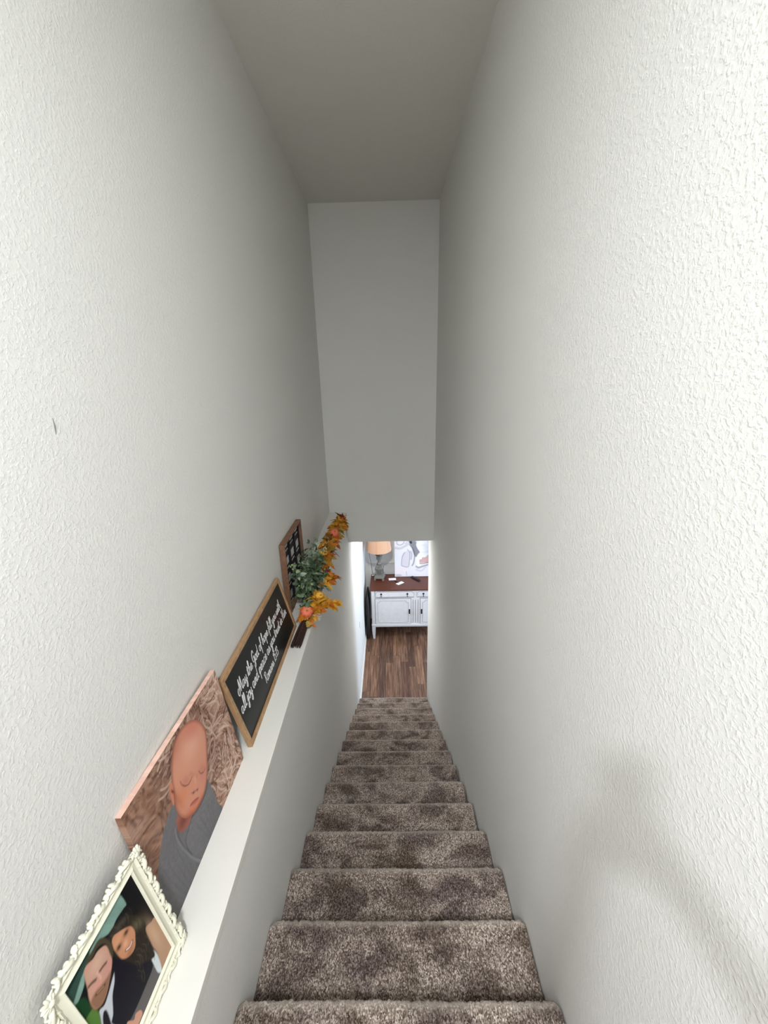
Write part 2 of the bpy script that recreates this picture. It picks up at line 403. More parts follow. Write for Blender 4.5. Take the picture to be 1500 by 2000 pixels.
def lean_matrix(xb, y0, lean, yaw, z=ZL):
    'local x runs along the ledge, y up the leaning face, z out of the face'
    ey = Vector((-math.sin(yaw), math.cos(yaw), 0)); ex = Vector((math.cos(yaw), math.sin(yaw), 0))
    up = Vector((0, 0, 1))*math.cos(lean)-ex*math.sin(lean); n = ey.cross(up)
    return Matrix(((ey.x, up.x, n.x, xb), (ey.y, up.y, n.y, y0), (ey.z, up.z, n.z, z), (0, 0, 0, 1)))

# ------------------------------------------------------------------ canvas print of a sleeping baby
M['print'] = vcol('canvas_print', .7, .2, .0004)
M['photo'] = vcol('photo_print', .5, .12)
def baby_canvas():
    w, h = .511, .427; c = Canvas(w, h, 300, 250); U, V = c.U, c.V
    a = 1.1+3.6*fbm(U*5, V*5, 3, 7); ca, sa = np.cos(a), np.sin(a)
    al, ac = U*ca+V*sa, -U*sa+V*ca
    f = fbm(ac*120, al*22, 3, 3); f = 1-np.abs(f*2-1)*1.25; g = fbm(U*26, V*26, 4, 11)
    t = np.clip(.75*f+.75*(g-.5), 0, 1)[..., None]
    dark, mid, lite = s2l((88, 58, 45)), s2l((160, 122, 104)), s2l((214, 180, 162))
    bgc = np.where(t < .5, dark+(mid-dark)*t*2, mid+(lite-mid)*(t-.5)*2)
    left = np.clip((.2-U)/.2, 0, 1)[..., None]*.45; c.C = bgc*(1-left)+s2l((118, 82, 62))*left
    rf = random.Random(8)
    for i in range(800):
        x, y = rf.uniform(-.01, w+.01), rf.uniform(-.01, h+.01); lf = x < .17
        a = math.atan2(y-.27, x-.25)+1.1*math.sin(x*21+y*9)+.9*math.sin(y*27-x*13)+rf.uniform(-.5, .5); k = rf.uniform(-24, 24); ln = rf.uniform(.03, .08); p = []
        for q in range(5): p.append((x, y)); x += math.cos(a)*ln/4; y += math.sin(a)*ln/4; a += k*ln/4
        f_ = rf.random()
        col = (228, 200, 182) if f_ > .60 else ((196, 158, 138) if f_ > .3 else (92, 60, 46))
        if lf: col = (178, 138, 116) if f_ > .6 else ((140, 102, 82) if f_ > .3 else (84, 56, 42))
        c.stroke(p, col, rf.uniform(.0032, .0068)*(1.6 if lf else 1), .006 if lf else .0028, .5 if lf else .72)
    head = [(.2005,.3805),(.2158,.3985),(.2444,.41),(.2719,.4112),(.3029,.402),(.3361,.3779),(.3574,.3442),(.3644,.3078),(.3592,.2785),(.3372,.233),(.3124,.1888),(.294,.1643),(.2692,.1463),(.243,.1408),(.2106,.1457),(.1843,.1582),(.1645,.1793),(.1505,.2087),(.147,.2386),(.1512,.2625),(.1598,.2908),(.1698,.325),(.1836,.3545)]
    body = [(.1424,.2655),(.1129,.2613),(.0868,.2492),(.0619,.2266),(.0348,.1992),(.013,.1645),(-.0024,.0856),(.0045,-.0211),(.1569,-.02),(.2914,-.0155),(.305,.0509),(.302,.1289),(.2965,.1601),(.2711,.1408),(.2258,.1398),(.1905,.1511),(.1561,.1465),(.1312,.1688),(.1224,.2044)]
    c.blob((.25, .28), .15, .17, (70, 45, 35), .55)                       # dark nest around the head
    wv = s2l((112, 110, 112))*(.86+.28*fbm(U*160, V*160, 3, 5))[..., None]*(1.06-.25*np.clip((.12-V)/.12, 0, 1))[..., None]
    c.fill([(.1424,.2655),(.1129,.2613),(.0868,.2492),(.0619,.2266),(.0348,.1992),(.013,.1645),(-.0024,.0856),(.0045,-.0211),(.2914,-.0155),(.305,.0509),(.302,.1289),(.2965,.1601),(.26,.19),(.18,.24)], None, .004, 1, True, wv)
    c.fill([(.1396,.2221),(.165,.19),(.1826,.1551),(.1702,.1476),(.1477,.1565),(.1302,.1725),(.1279,.2012)], (168, 104, 90), .004)
    c.blob((.155, .185), .03, .022, (110, 62, 52), .75)
    hm = c.fill(head, (214, 150, 124), .0025)
    c.blob((.29, .335), .055, .045, (226, 170, 148), .9, .4, hm); c.blob((.31, .372), .06, .035, (204, 124, 104), .75, -.6, hm)
    c.blob((.21, .395), .05, .03, (168, 92, 74), .6, .3, hm); c.blob((.185, .245), .035, .03, (217, 138, 104), .8, 0, hm)
    c.blob((.285, .195), .022, .03, (208, 138, 122), .8, 0, hm); c.blob((.19, .165), .03, .016, (196, 106, 78), .8, -.5, hm)
    c.blob((.235, .145), .03, .014, (188, 104, 82), .7, .1, hm); c.blob((.155, .3), .012, .07, (170, 96, 70), .7, .2, hm)
    d = c.sd(head); c.mix((128, 68, 52), np.exp(-((d+.001)/.007)**2)*.55*(d < .002))
    c.fill([(.1586,.3268),(.167,.3262),(.1662,.3088),(.1581,.2878),(.1492,.2653),(.1428,.2665),(.1468,.2928),(.1511,.3133)], (206, 132, 104), .003)
    c.blob((.1585, .2985), .004, .009, (92, 34, 28), .9, .3)
    for e, cc in (([(.1954,.2887),(.1975,.2721),(.205,.2579),(.2186,.2467),(.2323,.2455),(.2417,.2474)], (.215, .265)), ([(.2763,.2287),(.2806,.2129),(.2913,.2037),(.3054,.2036)], (.294, .217))):
        c.blob(cc, .021, .013, (196, 130, 112), .75, -.7); c.line(e, (142, 84, 70), .0035, .005, .75); c.line([(x+.002, y-.001) for x, y in e[1:-1]], (96, 52, 44), .0014, .002, .8)
    c.line([(.242, .262), (.252, .242), (.262, .226)], (170, 96, 76), .006, .012, .35)
    c.line([(.2536, .2348), (.247, .217), (.2406, .2087)], (232, 172, 146), .006, .009, .6)
    c.blob((.240, .2055), .014, .012, (216, 146, 122), .8); c.line([(.2183,.2103),(.2263,.2023),(.2357,.1965),(.2466,.189)], (150, 82, 68), .0035, .005, .7)
    c.blob((.2265, .2010), .0045, .0035, (84, 34, 30), .9); c.blob((.244, .1895), .004, .003, (92, 40, 34), .85)
    c.fill([(.1965,.1858),(.206,.1872),(.2165,.182),(.2245,.178),(.2325,.1725),(.2375,.1645),(.232,.1605),(.2215,.164),(.2085,.172)], (196, 104, 96), .003, .9)
    c.line([(.1958,.1862),(.207,.183),(.218,.1775),(.2285,.1705),(.2375,.164)], (112, 44, 44), .0022, .003, .85)
    c.blob((.2, .172), .012, .006, (214, 136, 108), .7, -.5)
    # knitted wrap, folded across the chest
    lap = [(.2965,.1601),(.2711,.1408),(.2258,.1398),(.1905,.1511),(.1603,.1401),(.1335,.1201),(.1406,.0503),(.1658,-.01),(.2914,-.0155),(.305,.0509),(.3034,.1149)]
    lm = c.fill(lap, None, .003, 1, True, wv*1.12)
    c.line([(.1905,.1511),(.1603,.1401),(.1335,.1201),(.1406,.0503),(.1658,-.0045)], (72, 70, 74), .003, .006, .7)
    c.line([(.1208,.2015),(.1135,.1694),(.1191,.1212),(.1325,.064),(.1519,.0129),(.1657,-.0077)], (146, 146, 150), .006, .007, .6)
    c.line([(.1238,.1985),(.119,.1694),(.1241,.1212),(.1375,.064)], (74, 72, 76), .003, .006, .6)
    c.line([(.2965,.1601),(.2711,.1408),(.2258,.1390),(.1905,.1501)], (62, 44, 42), .004, .006, .7)
    for k in range(5): c.line([(.19+.024*k, .13-.012*k), (.2+.02*k, .08), (.22+.01*k, 0)], (88, 87, 92), .002, .006, .4)
    for k in range(6): c.line([(.02+.02*k, .17-.005*k), (.03+.018*k, .1), (.06+.012*k, 0)], (84, 84, 88), .002, .007, .35)
    root = tag(empty('baby_canvas', mtx=lean_matrix(-.614, .6632, .1094, -.03)), 'canvas print of a sleeping newborn wrapped in grey, on a shaggy rug', 'picture')
    def wrap(p, col):
        top = np.clip((p[:, 1]-h+.001)/.001, 0, 1)[:, None]
        s_ = (.5+.5*fbm(p[:, 0]*70, p[:, 0]*0+1, 3, 9))[:, None]
        return col*(1-top)+(s2l((168, 120, 104))*(1-s_)+s2l((236, 200, 184))*s_)*top
    c.build('canvas_print', M['print'], root, None, .017, wrap)
    f = MB(); t = .012
    f.box(.004, w-.004, .004, .03, -.0172, -.0195); f.box(.004, w-.004, h-.03, h-.004, -.0172, -.0195); f.box(.004, .03, .03, h-.03, -.0172, -.0195); f.box(w-.03, w-.004, .03, h-.03, -.0172, -.0195)
    f.build('stretcher_frame', wood('pine', rgb(170, 130, 90), rgb(205, 170, 125)), root)
    return root
baby_canvas()

# ------------------------------------------------------------------ ornate white frame with a couple's photo
def couple_frame():
    W_, H_, m = .2703, .3673, .040
    root = tag(empty('ornate_picture_frame', mtx=lean_matrix(-.5893, .3754, .1531, -.05)), 'ornate cream carved frame holding a photo of a smiling couple', 'picture frame')
    sx, sy = (W_-2*m)/.193, (H_-2*m)/.28
    def S(p): return [(x*sx, y*sy) for x, y in p]
    c = Canvas(W_-2*m+.004, H_-2*m+.004, 150, 225); U, V = c.U, c.V
    c.C[:] = s2l((14, 15, 18))
    sheer = s2l((126, 158, 146))*(.75+.45*fbm(U*60+V*30, V*9, 3, 2))[..., None]
    c.fill(S([(.15,.2921),(.1587,.2439),(.1488,.2429),(.128,.2466),(.1089,.2435),(.0909,.2571),(.0722,.2636),(.0558,.2614),(.0414,.2585),(.0296,.2383),(.0089,.2289),(-.0113,.2259),(-.01,.26),(.0356,.2722),(.0718,.2742),(.0979,.279)]), None, .003, .95, True, sheer)
    c.fill([(-.01, .245), (.03, .262), (.06, .275), (.05, .3), (-.01, .3)], (24, 52, 44), .004, .9)
    c.fill(S([(.1418,.0449),(.152,.0019),(.1004,-.01),(.0563,-.0061),(.0438,.0404),(.066,.0393),(.1048,.0392)]), (96, 92, 92), .004)
    c.fill(S([(-.0113,.2359),(.0181,.2225),(.0187,.1833),(.0113,.1722),(-.0012,.1834),(-.011,.2156)]), (20, 62, 32), .004)
    c.fill(S([(.019,.1801),(.0235,.1551),(.017,.1307),(.0083,.1286),(-.0136,.1542),(-.011,.1802)]), (82, 122, 52), .004)
    c.fill(S([(-.02,.14),(.01,.13),(.02,.09),(.01,-.01),(-.02,-.01)]), (30, 34, 34), .006)
    c.fill(S([(.08,.1701),(.0694,.1536),(.0542,.1385),(.043,.1143),(.0254,.076),(.0139,.1128),(.0218,.144),(.026,.1563),(.0365,.1497),(.051,.1545)]), (196, 200, 206), .003)
    c.fill(S([(.0305,.1418),(.0342,.1294),(.0244,.0861),(.0161,.1094),(.0215,.1318)]), (22, 20, 26), .003)
    c.fill(S([(.0885,.1867),(.0694,.1536),(.0547,.1373),(.0396,.1098),(.0296,.0962),(.0455,.0524),(.0644,.0408),(.1048,.0392),(.1425,.0461),(.1339,.094),(.1091,.1397)]), (16, 14, 26), .003)
    c.fill(S([(.1666,.1358),(.183,.1265),(.1981,.1105),(.2003,.0022),(.1665,.0024),(.1523,.0029),(.1622,.0471),(.16,.0888),(.1609,.1203)]), (176, 138, 112), .003)
    c.blob((.176*sx, .09*sy), .012, .05, (204, 168, 138), .7)
    c.fill(S([(.1564,.0771),(.1608,.0445),(.1523,.0029),(.1434,.0122),(.1435,.038),(.1473,.075)]), (206, 214, 216), .003)
    c.fill(S([(.0991,.2243),(.1012,.2449),(.1175,.2432),(.1333,.2308),(.1469,.2212),(.1683,.1781),(.1714,.1449),(.1644,.1268),(.1604,.0795),(.1525,.0547),(.1223,.0957),(.1072,.136),(.0972,.1695),(.0922,.1939)]), (40, 34, 28), .004)
    c.blob((.1572*sx, .1714*sy), .01, .02, (112, 102, 78), .7, .5); c.blob((.13*sx, .225*sy), .02, .008, (88, 84, 74), .5, -.4)
    rh = random.Random(4)
    for i in range(60):
        x_, y_ = rh.uniform(.098, .165), rh.uniform(.075, .24); a_ = -1.2+rh.uniform(-.5, .5)
        c.stroke([(x_*sx, y_*sy), ((x_+.010*math.cos(a_))*sx, (y_+.014*math.sin(a_))*sy), ((x_+.018*math.cos(a_-.4))*sx, (y_+.028*math.sin(a_-.4))*sy)], rh.choice([(84, 74, 58), (24, 20, 16), (58, 48, 36)]), .0016, .002, .6)
    fm = c.fill(S([(.1014,.2245),(.1094,.2275),(.1216,.2168),(.1336,.2046),(.1443,.1888),(.1458,.1685),(.1391,.1535),(.1319,.1422),(.1216,.1409),(.1095,.1494),(.0998,.166),(.0974,.1872),(.0973,.2081)]), (196, 138, 104), .003)
    c.blob((.112*sx, .208*sy), .015, .012, (212, 156, 120), .7, 0, fm); c.blob((.118*sx, .15*sy), .014, .008, (150, 98, 70), .7, 0, fm); c.blob((.1195*sx, .178*sy), .007, .009, (222, 168, 136), .8, 0, fm)
    for p in ((.1308, .1948), (.1062, .1935)): c.blob((p[0]*sx, p[1]*sy), .0075, .0055, (34, 22, 26), .95, -.5)
    c.line(S([(.1137,.1664),(.1234,.1581),(.132,.1608)]), (120, 58, 56), .0055, .002, .9); c.line(S([(.1147,.1654),(.1234,.1587),(.131,.1612)]), (238, 222, 216), .0026, .0015, .95)
    fm = c.fill(S([(.0479,.2604),(.0608,.2524),(.0736,.2507),(.0878,.239),(.0903,.2235),(.087,.2005),(.0781,.1851),(.064,.1719),(.0504,.1613),(.0365,.1576),(.0239,.1672),(.0206,.1834),(.0235,.2039),(.0301,.2246),(.0378,.2549)]), (196, 150, 132), .003)
    c.blob((.062*sx, .235*sy), .018, .016, (206, 170, 150), .8, 0, fm); c.blob((.045*sx, .198*sy), .009, .013, (214, 150, 138), .8, .6, fm); c.blob((.075*sx, .195*sy), .012, .01, (206, 142, 134), .7, 0, fm)
    c.fill(S([(.0223,.1942),(.0365,.1962),(.0485,.1892),(.0636,.1832),(.073,.1814),(.0628,.1696),(.0472,.1589),(.0345,.1576),(.0233,.1661),(.0201,.1823)]), (118, 82, 52), .008, .75)
    c.fill(S([(.0484,.2615),(.0626,.2559),(.075,.2574),(.0861,.2477),(.0907,.2326),(.0874,.2096),(.0885,.1971),(.0963,.2103),(.099,.2322),(.0915,.2583),(.0818,.267),(.0662,.2671),(.0532,.2674)]), (72, 62, 46), .004)
    for e in ([(.0745,.2087),(.0663,.2126),(.0591,.2142)], [(.0469,.2132),(.04,.219),(.0328,.2228)]):
        c.line(S(e), (76, 50, 42), .0055, .004, .85)
    c.line(S([(.0543,.2206),(.0553,.21),(.0543,.2)]), (226, 178, 164), .004, .004, .6)
    c.line(S([(.0351,.1896),(.0442,.1835),(.0535,.1794)]), (86, 48, 36), .0045, .003, .9); c.line(S([(.0371,.1886),(.0442,.1838),(.0515,.1802)]), (206, 178, 160), .0014, .0015, .7)
    c.fill(S([(.0447,.0465),(.0516,.047),(.0605,.0287),(.069,.0315),(.0791,.0189),(.0774,.0062),(.0626,.0057),(.0516,.0073),(.042,.037)]), (196, 146, 124), .002)
    c.build('photo_print', M['photo'], root, Matrix.Translation((m-.002, m-.002, .001)), .002)
    M['cream'] = mat('cream_resin', rgb(228, 225, 205), .38, spec=.45)
    # four mitred rails: profile across the rail (0 inner .. m outer) by height
    prof = [(0, -.008), (0, .0035), (.003, .0075), (.006, .007), (.009, .004), (.017, .003), (.020, .006), (.0225, .008), (.0245, .005), (.025, .001), (.025, -.006)]
    ci = [(m, m), (W_-m, m), (W_-m, H_-m), (m, H_-m)]; od = [(-1, -1), (1, -1), (1, 1), (-1, 1)]
    for s in range(4):
        p, q = ci[s], ci[(s+1) % 4]; dp, dq = od[s], od[(s+1) % 4]; mb = MB()
        A = [mb.bm.verts.new((p[0]+dp[0]*t, p[1]+dp[1]*t, z)) for t, z in prof]; B = [mb.bm.verts.new((q[0]+dq[0]*t, q[1]+dq[1]*t, z)) for t, z in prof]
        for i in range(len(prof)): j = (i+1) % len(prof); mb.bm.faces.new((A[i], A[j], B[j], B[i]))
        mb.bm.faces.new(A); mb.bm.faces.new(B[::-1])
        mb.build('frame_rail', M['cream'], root, 2)
    # carved scrolls along each side and shell corners
    rg = random.Random(3)
    for s in range(4):
        p, q = Vector(ci[s]), Vector(ci[(s+1) % 4]); e = (q-p); ln = e.length; e.normalize(); o_ = Vector((e.y, -e.x)); mb = MB()
        n = 5 if s % 2 == 0 else 7; step = (ln+.02)/n
        for k in range(n):
            t0 = -.01+k*step; sg = 1 if k % 2 == 0 else -1
            pts = []; rad = []
            for i in range(15):
                u = i/14; a = u*4.6
                if u < .6: x_ = t0+u/.6*step*.98; y_ = .0275+.0085*math.sin(u/.6*math.pi)*1.0+.0015*sg
                else:
                    b = (u-.6)/.4*4.4; r = .0065*(1-.5*(u-.6)/.4); x_ = t0+step*.98-r*math.sin(b)*.9; y_ = .0285+.0035*1+r*math.cos(b)*.75
                P = p+e*x_+o_*(y_-.002); pts.append((P.x, P.y, .0045+.0035*math.sin(u*9))); rad.append(.0054*(1-.45*u))
            mb.tube(pts, rad, 7)
            # acanthus leaves standing off the edge
            for l in range(3):
                P = p+e*(t0+step*(.25+.25*l))+o_*(.0335+.0035*math.sin(l*2+k)); an = math.atan2(o_.y, o_.x)+(l-1)*.75*sg
                mb.ball((P.x, P.y, .002), (.0085, .0042, .0075), 2, Matrix.Rotation(an, 4, 'Z'))
            P = p+e*(t0+step*.5)+o_*.022; mb.ball((P.x, P.y, .005), (.006, .003, .003), 2, Matrix.Rotation(math.atan2(e.y, e.x)+.5*sg, 4, 'Z'))
        mb.build('carved_scroll', M['cream'], root, 1)
    for (x_, y_), (a_, b_) in zip(ci, od):
        mb = MB(); an0 = math.atan2(b_, a_); cx_, cy_ = x_+a_*.024, y_+b_*.024
        for k in range(7):
            an = an0+(k-3)*.52; ln = .0125-.0012*abs(k-3)
            mb.ball((cx_+math.cos(an)*ln*.9, cy_+math.sin(an)*ln*.9, .0075), (ln*.75, .0034, .0048), 2, Matrix.Rotation(an, 4, 'Z'))
        mb.ball((cx_, cy_, .010), (.0065, .0065, .005), 2)
        for sg in (-1, 1):
            pts = []; rad = []
            for i in range(14):
                b = i/13*5.2; r = .011*(1-.6*i/13); pts.append((cx_+math.cos(an0+sg*(1.9+b))*r+math.cos(an0+sg*1.6)*.016, cy_+math.sin(an0+sg*(1.9+b))*r+math.sin(an0+sg*1.6)*.016, .008)); rad.append(.0036*(1-.5*i/13))
            mb.tube(pts, rad, 7)
        mb.build('corner_ornament', M['cream'], root, 1)
    bk = MB().box(m-.01, W_-m+.01, m-.01, H_-m+.01, -.0105, -.0085); bk.build('backing_board', mat('backing_brown', rgb(70, 55, 45), .8), root)
    return root
couple_frame()

# ------------------------------------------------------------------ chalk sign with script lettering
GL = {
 'a': ([[(.9,.85),(.5,1),(.12,.6),(.15,.12),(.5,.02),(.85,.5),(.95,.95),(.9,.3),(1.05,0),(1.3,.1)]], 1.3),
 'c': ([[(.85,.8),(.5,1),(.12,.55),(.25,.05),(.65,.02),(1.05,.25)]], 1.0),
 'd': ([[(.9,.85),(.5,1),(.12,.6),(.15,.1),(.5,.02),(.85,.5),(1.02,2.1),(.92,.4),(1.05,0),(1.3,.1)]], 1.3),
 'e': ([[(0,.15),(.4,.45),(.75,.75),(.5,1),(.15,.6),(.2,.1),(.6,0),(1.0,.25)]], .95),
 'f': ([[(0,.1),(.4,.8),(.72,1.9),(.55,2.2),(.36,1.8),(.33,0),(.28,-.95)],[(0,.88),(.72,.95)]], .85),
 'h': ([[(0,.1),(.45,1.2),(.58,2.0),(.4,2.2),(.25,1.6),(.2,0)],[(.2,.4),(.55,.95),(.8,.8),(.8,.2),(.95,0),(1.15,.15)]], 1.1),
 'i': ([[(0,.1),(.3,.95),(.25,.2),(.45,0),(.65,.15)],[(.38,1.42),(.41,1.5)]], .65),
 'j': ([[(0,.1),(.35,.95),(.3,-.6),(.1,-1.0),(-.2,-.85),(0,-.4),(.6,.1)],[(.42,1.42),(.45,1.5)]], .62),
 'l': ([[(0,.1),(.45,1.2),(.55,2.0),(.38,2.2),(.25,1.6),(.25,.3),(.42,0),(.65,.15)]], .62),
 'm': ([[(0,.1),(.2,.95),(.2,0)],[(.2,.5),(.5,1),(.65,.8),(.65,0)],[(.65,.5),(.95,1),(1.12,.8),(1.1,.2),(1.25,0),(1.45,.15)]], 1.42),
 'n': ([[(0,.1),(.2,.95),(.2,0)],[(.2,.5),(.55,1),(.72,.8),(.7,.2),(.85,0),(1.05,.15)]], 1.0),
 'o': ([[(.55,1),(.15,.7),(.15,.2),(.5,0),(.85,.3),(.8,.8),(.5,1),(.7,.8),(1.05,.9)]], 1.0),
 'p': ([[(0,.1),(.3,1),(.25,-1.0)],[(.25,.5),(.6,1),(.9,.7),(.8,.15),(.4,.05)],[(.8,.15),(1.1,.15)]], 1.08),
 'r': ([[(0,.1),(.25,.95),(.35,1.1),(.4,.9),(.7,.9),(.65,.3),(.8,0),(.95,.15)]], .92),
 's': ([[(0,.1),(.38,1.0),(.42,.95),(.65,.4),(.5,0),(.15,.1)],[(.5,0),(.9,.15)]], .85),
 't': ([[(0,.1),(.35,1.7),(.3,.3),(.5,0),(.75,.15)],[(.02,1.15),(.66,1.22)]], .72),
 'u': ([[(0,.1),(.2,.95),(.2,.2),(.45,0),(.75,.4),(.8,.95),(.8,.2),(.95,0),(1.15,.15)]], 1.1),
 'w': ([[(0,.1),(.2,.95),(.2,.2),(.4,0),(.65,.3),(.7,.9),(.7,.2),(.9,0),(1.15,.4),(1.15,.95),(1.35,.85)]], 1.32),
 'y': ([[(0,.1),(.2,.95),(.2,.3),(.45,.05),(.75,.4),(.85,.95),(.7,-.6),(.4,-1.0),(.15,-.75),(.6,-.1),(1.1,.15)]], 1.1),
 'M': ([[(-.2,1.05),(-.55,.75),(-.6,.15),(-.2,-.1),(.15,.5),(.5,2.3),(.62,1.2),(.7,.1)],[(.7,.1),(1.1,1.5),(1.4,2.3),(1.45,1.0),(1.45,.2),(1.65,0),(1.85,.15)]], 1.85),
 'G': ([[(1.15,1.75),(.95,2.3),(.35,1.9),(.1,1.0),(.45,.3),(.95,.6),(1.08,1.15)],[(.7,1.0),(1.1,1.15),(1.1,-.2),(.7,-.75),(.4,-.45),(.9,-.05),(1.4,.15)]], 1.4),
 'H': ([[(.05,1.75),(.3,2.15),(.35,1.2),(.2,0)],[(1.15,2.2),(.95,1.2),(.95,.2),(1.15,0),(1.4,.15)],[(0,1.0),(1.2,1.15)]], 1.38),
 'R': ([[(.25,2.05),(.18,0)],[(0,1.85),(.6,2.2),(1.0,1.8),(.7,1.25),(.25,1.1)],[(.5,1.15),(.9,.2),(1.1,0),(1.3,.1)]], 1.25),
 '1': ([[(.12,1.55),(.4,2.0),(.36,0)]], .65), '5': ([[(.8,2),(.3,1.95),(.25,1.2),(.7,1.2),(.78,.4),(.4,0),(.1,.2)]], 1.0),
 '3': ([[(.15,1.8),(.5,2.05),(.75,1.6),(.4,1.1),(.8,.7),(.6,.1),(.15,.1)]], 1.0), ':': ([[(.2,.25),(.22,.32)],[(.25,1.0),(.27,1.07)]], .45)}
def lettering(txt, u0, u1, v, wd, name, m, parent, z, hscale=1.):
    x = 0; S = []
    for i, ch in enumerate(txt):
        if ch == ' ': x += .62; continue
        st_, adv = GL[ch]; S += [[(x+px+.22*py, py) for px, py in s] for s in st_]; x += adv
    k = (u1-u0)/x; mb = MB(); bm = mb.bm
    for s in S:
        p = smooth_closed(s, 5, False) if len(s) > 2 else np.array(s, float)
        p = np.stack([u0+p[:, 0]*k, v+p[:, 1]*k*hscale], 1); n = len(p)
        t = np.gradient(p, axis=0); t /= np.linalg.norm(t, axis=1)[:, None]+1e-9; nn = np.stack([-t[:, 1], t[:, 0]], 1)*wd/2
        p[0] -= t[0]*wd*.35; p[-1] += t[-1]*wd*.35
        rows = [[bm.verts.new((*(p[i]+nn[i]), z)), bm.verts.new((*(p[i]-nn[i]), z)), bm.verts.new((*(p[i]-nn[i]), z+.0007)), bm.verts.new((*(p[i]+nn[i]), z+.0007))] for i in range(n)]
        for a, b in zip(rows, rows[1:]):
            for q in range(4): bm.faces.new((a[q], b[q], b[(q+1) % 4], a[(q+1) % 4]))
        bm.faces.new(rows[0]); bm.faces.new(rows[-1][::-1])
    return mb.build(name, m, parent)
def rails(parent, W_, H_, fw, z0, z1, m, names=('frame_rail',)*4):
    'four mitred rails'
    o = [(0, 0), (W_, 0), (W_, H_), (0, H_)]; i = [(fw, fw), (W_-fw, fw), (W_-fw, H_-fw), (fw, H_-fw)]; g = .0003
    for k in range(4):
        j = (k+1) % 4; mb = MB().prism([o[k], o[j], i[j], i[k]], z0, z1)
        bmesh.ops.bevel(mb.bm, geom=mb.bm.edges[:], offset=.0012, segments=1, affect='EDGES')
        mb.build(names[k], m, parent)
M['oak'] = wood('oak_frame', rgb(148, 112, 78), rgb(192, 156, 116), .55, (2.5, 2.5, 30), 9.)
M['chalk'] = mat('chalk_black', rgb(15, 16, 19), .38, spec=.5)
M['white_ink'] = mat('white_ink', rgb(238, 238, 238), .6)
M['oak_h'] = wood('oak_frame_long', rgb(150, 114, 80), rgb(194, 158, 120), .55, (2.5, 30, 30), 9.)
sg = tag(empty('verse_sign', mtx=lean_matrix(-.58, 1.2217, .2269, 0)), 'black sign in an oak frame with a white handwritten bible verse', 'sign')
rails(sg, .8304, .3381, .0185, -.017, .003, M['oak'])
MB().box(.012, .8184, .012, .3261, -.012, -.004).build('black_panel', M['chalk'], sg)
lettering('May the God of hope fill you with', .082, .727, .2005, .0042, 'lettering', M['white_ink'], sg, -.004, 1.15)
lettering('all joy and peace as you trust in Him', .04, .772, .1335, .0042, 'lettering', M['white_ink'], sg, -.004, 1.15)
lettering('Romans 15:13', .292, .512, .0605, .0036, 'lettering', M['white_ink'], sg, -.004, 1.1)

# ------------------------------------------------------------------ deep brown wooden photo board
M['walnut'] = wood('brown_frame', rgb(96, 66, 48), rgb(146, 108, 84), .6, (4, 4, 14), 9.)
M['matblack'] = mat('mat_black', rgb(16, 15, 18), .7)
M['card'] = mat('card_white', rgb(206, 204, 200), .8)
bd = tag(empty('photo_board', mtx=lean_matrix(-.638, 2.193, .004, 0)), 'deep brown wooden frame around a black board of pale cards, behind the greenery', 'picture frame')
rails(bd, .471, .4665, .012, -.034, .001, M['walnut'])
MB().box(.008, .463, .008, .4585, -.034, -.028).build('black_panel', M['matblack'], bd)
for i in range(3):
    for j in range(4):
        cx_, cy_ = .118+.142*i, .432-.121*j
        MB().box(cx_-.036, cx_+.036, cy_-.024, cy_+.024, -.028, -.0255).build('photo_card', M['card'], bd)
        MB().box(cx_-.036, cx_+.036, cy_-.052, cy_-.046, -.028, -.0255).build('label_strip', M['card'], bd)
for i in range(4):
    MB().box(.042+.142*i-.012, .042+.142*i+.012, .012, .454, -.028, -.018).build('divider', M['matblack'], bd)

# ------------------------------------------------------------------ eucalyptus greenery and autumn garland
def leaf_mat(name, a, b, rough=.6):
    m = mat(name, a, rough, spec=.3); oi = N(m, 'ShaderNodeObjectInfo'); f = noise(m, coords(m), 90, 3)
    ad = N(m, 'ShaderNodeMath', operation='MULTIPLY_ADD'); ad.inputs[1].default_value = .7; L(m, oi.outputs['Random'], ad.inputs[0])
    m2 = N(m, 'ShaderNodeMath', operation='MULTIPLY'); m2.inputs[1].default_value = .3; L(m, f, m2.inputs[0]); L(m, m2.outputs[0], ad.inputs[2])
    L(m, ramp(m, ad.outputs[0], [(.1, a), (.9, b)]), bsdf(m).inputs['Base Color']); return m
M['euca'] = leaf_mat('eucalyptus_green', rgb(46, 66, 44), rgb(112, 134, 104))
M['euca_pale'] = leaf_mat('eucalyptus_pale', rgb(118, 140, 118), rgb(170, 182, 160))
M['lime'] = leaf_mat('box_green', rgb(96, 130, 62), rgb(166, 184, 112))
M['stemgreen'] = mat('stem_green', rgb(58, 70, 48), .7)
M['gold'] = leaf_mat('maple_gold', rgb(172, 112, 18), rgb(222, 164, 46))
M['orange'] = leaf_mat('maple_orange', rgb(166, 82, 14), rgb(206, 122, 30))
M['wine'] = leaf_mat('leaf_wine', rgb(78, 16, 16), rgb(126, 40, 30))
M['olive'] = leaf_mat('leaf_olive', rgb(120, 92, 34), rgb(172, 138, 60))
M['twig'] = wood('twig_brown', rgb(34, 20, 18), rgb(72, 46, 40), .9, (1, 1, 1), 60)
M['pumpkin'] = mat('pumpkin_coral', rgb(222, 112, 76), .55)
M['gourd'] = mat('gourd_yellow', rgb(232, 172, 58), .55)
M['berry'] = mat('berry_cream', rgb(232, 212, 180), .5)
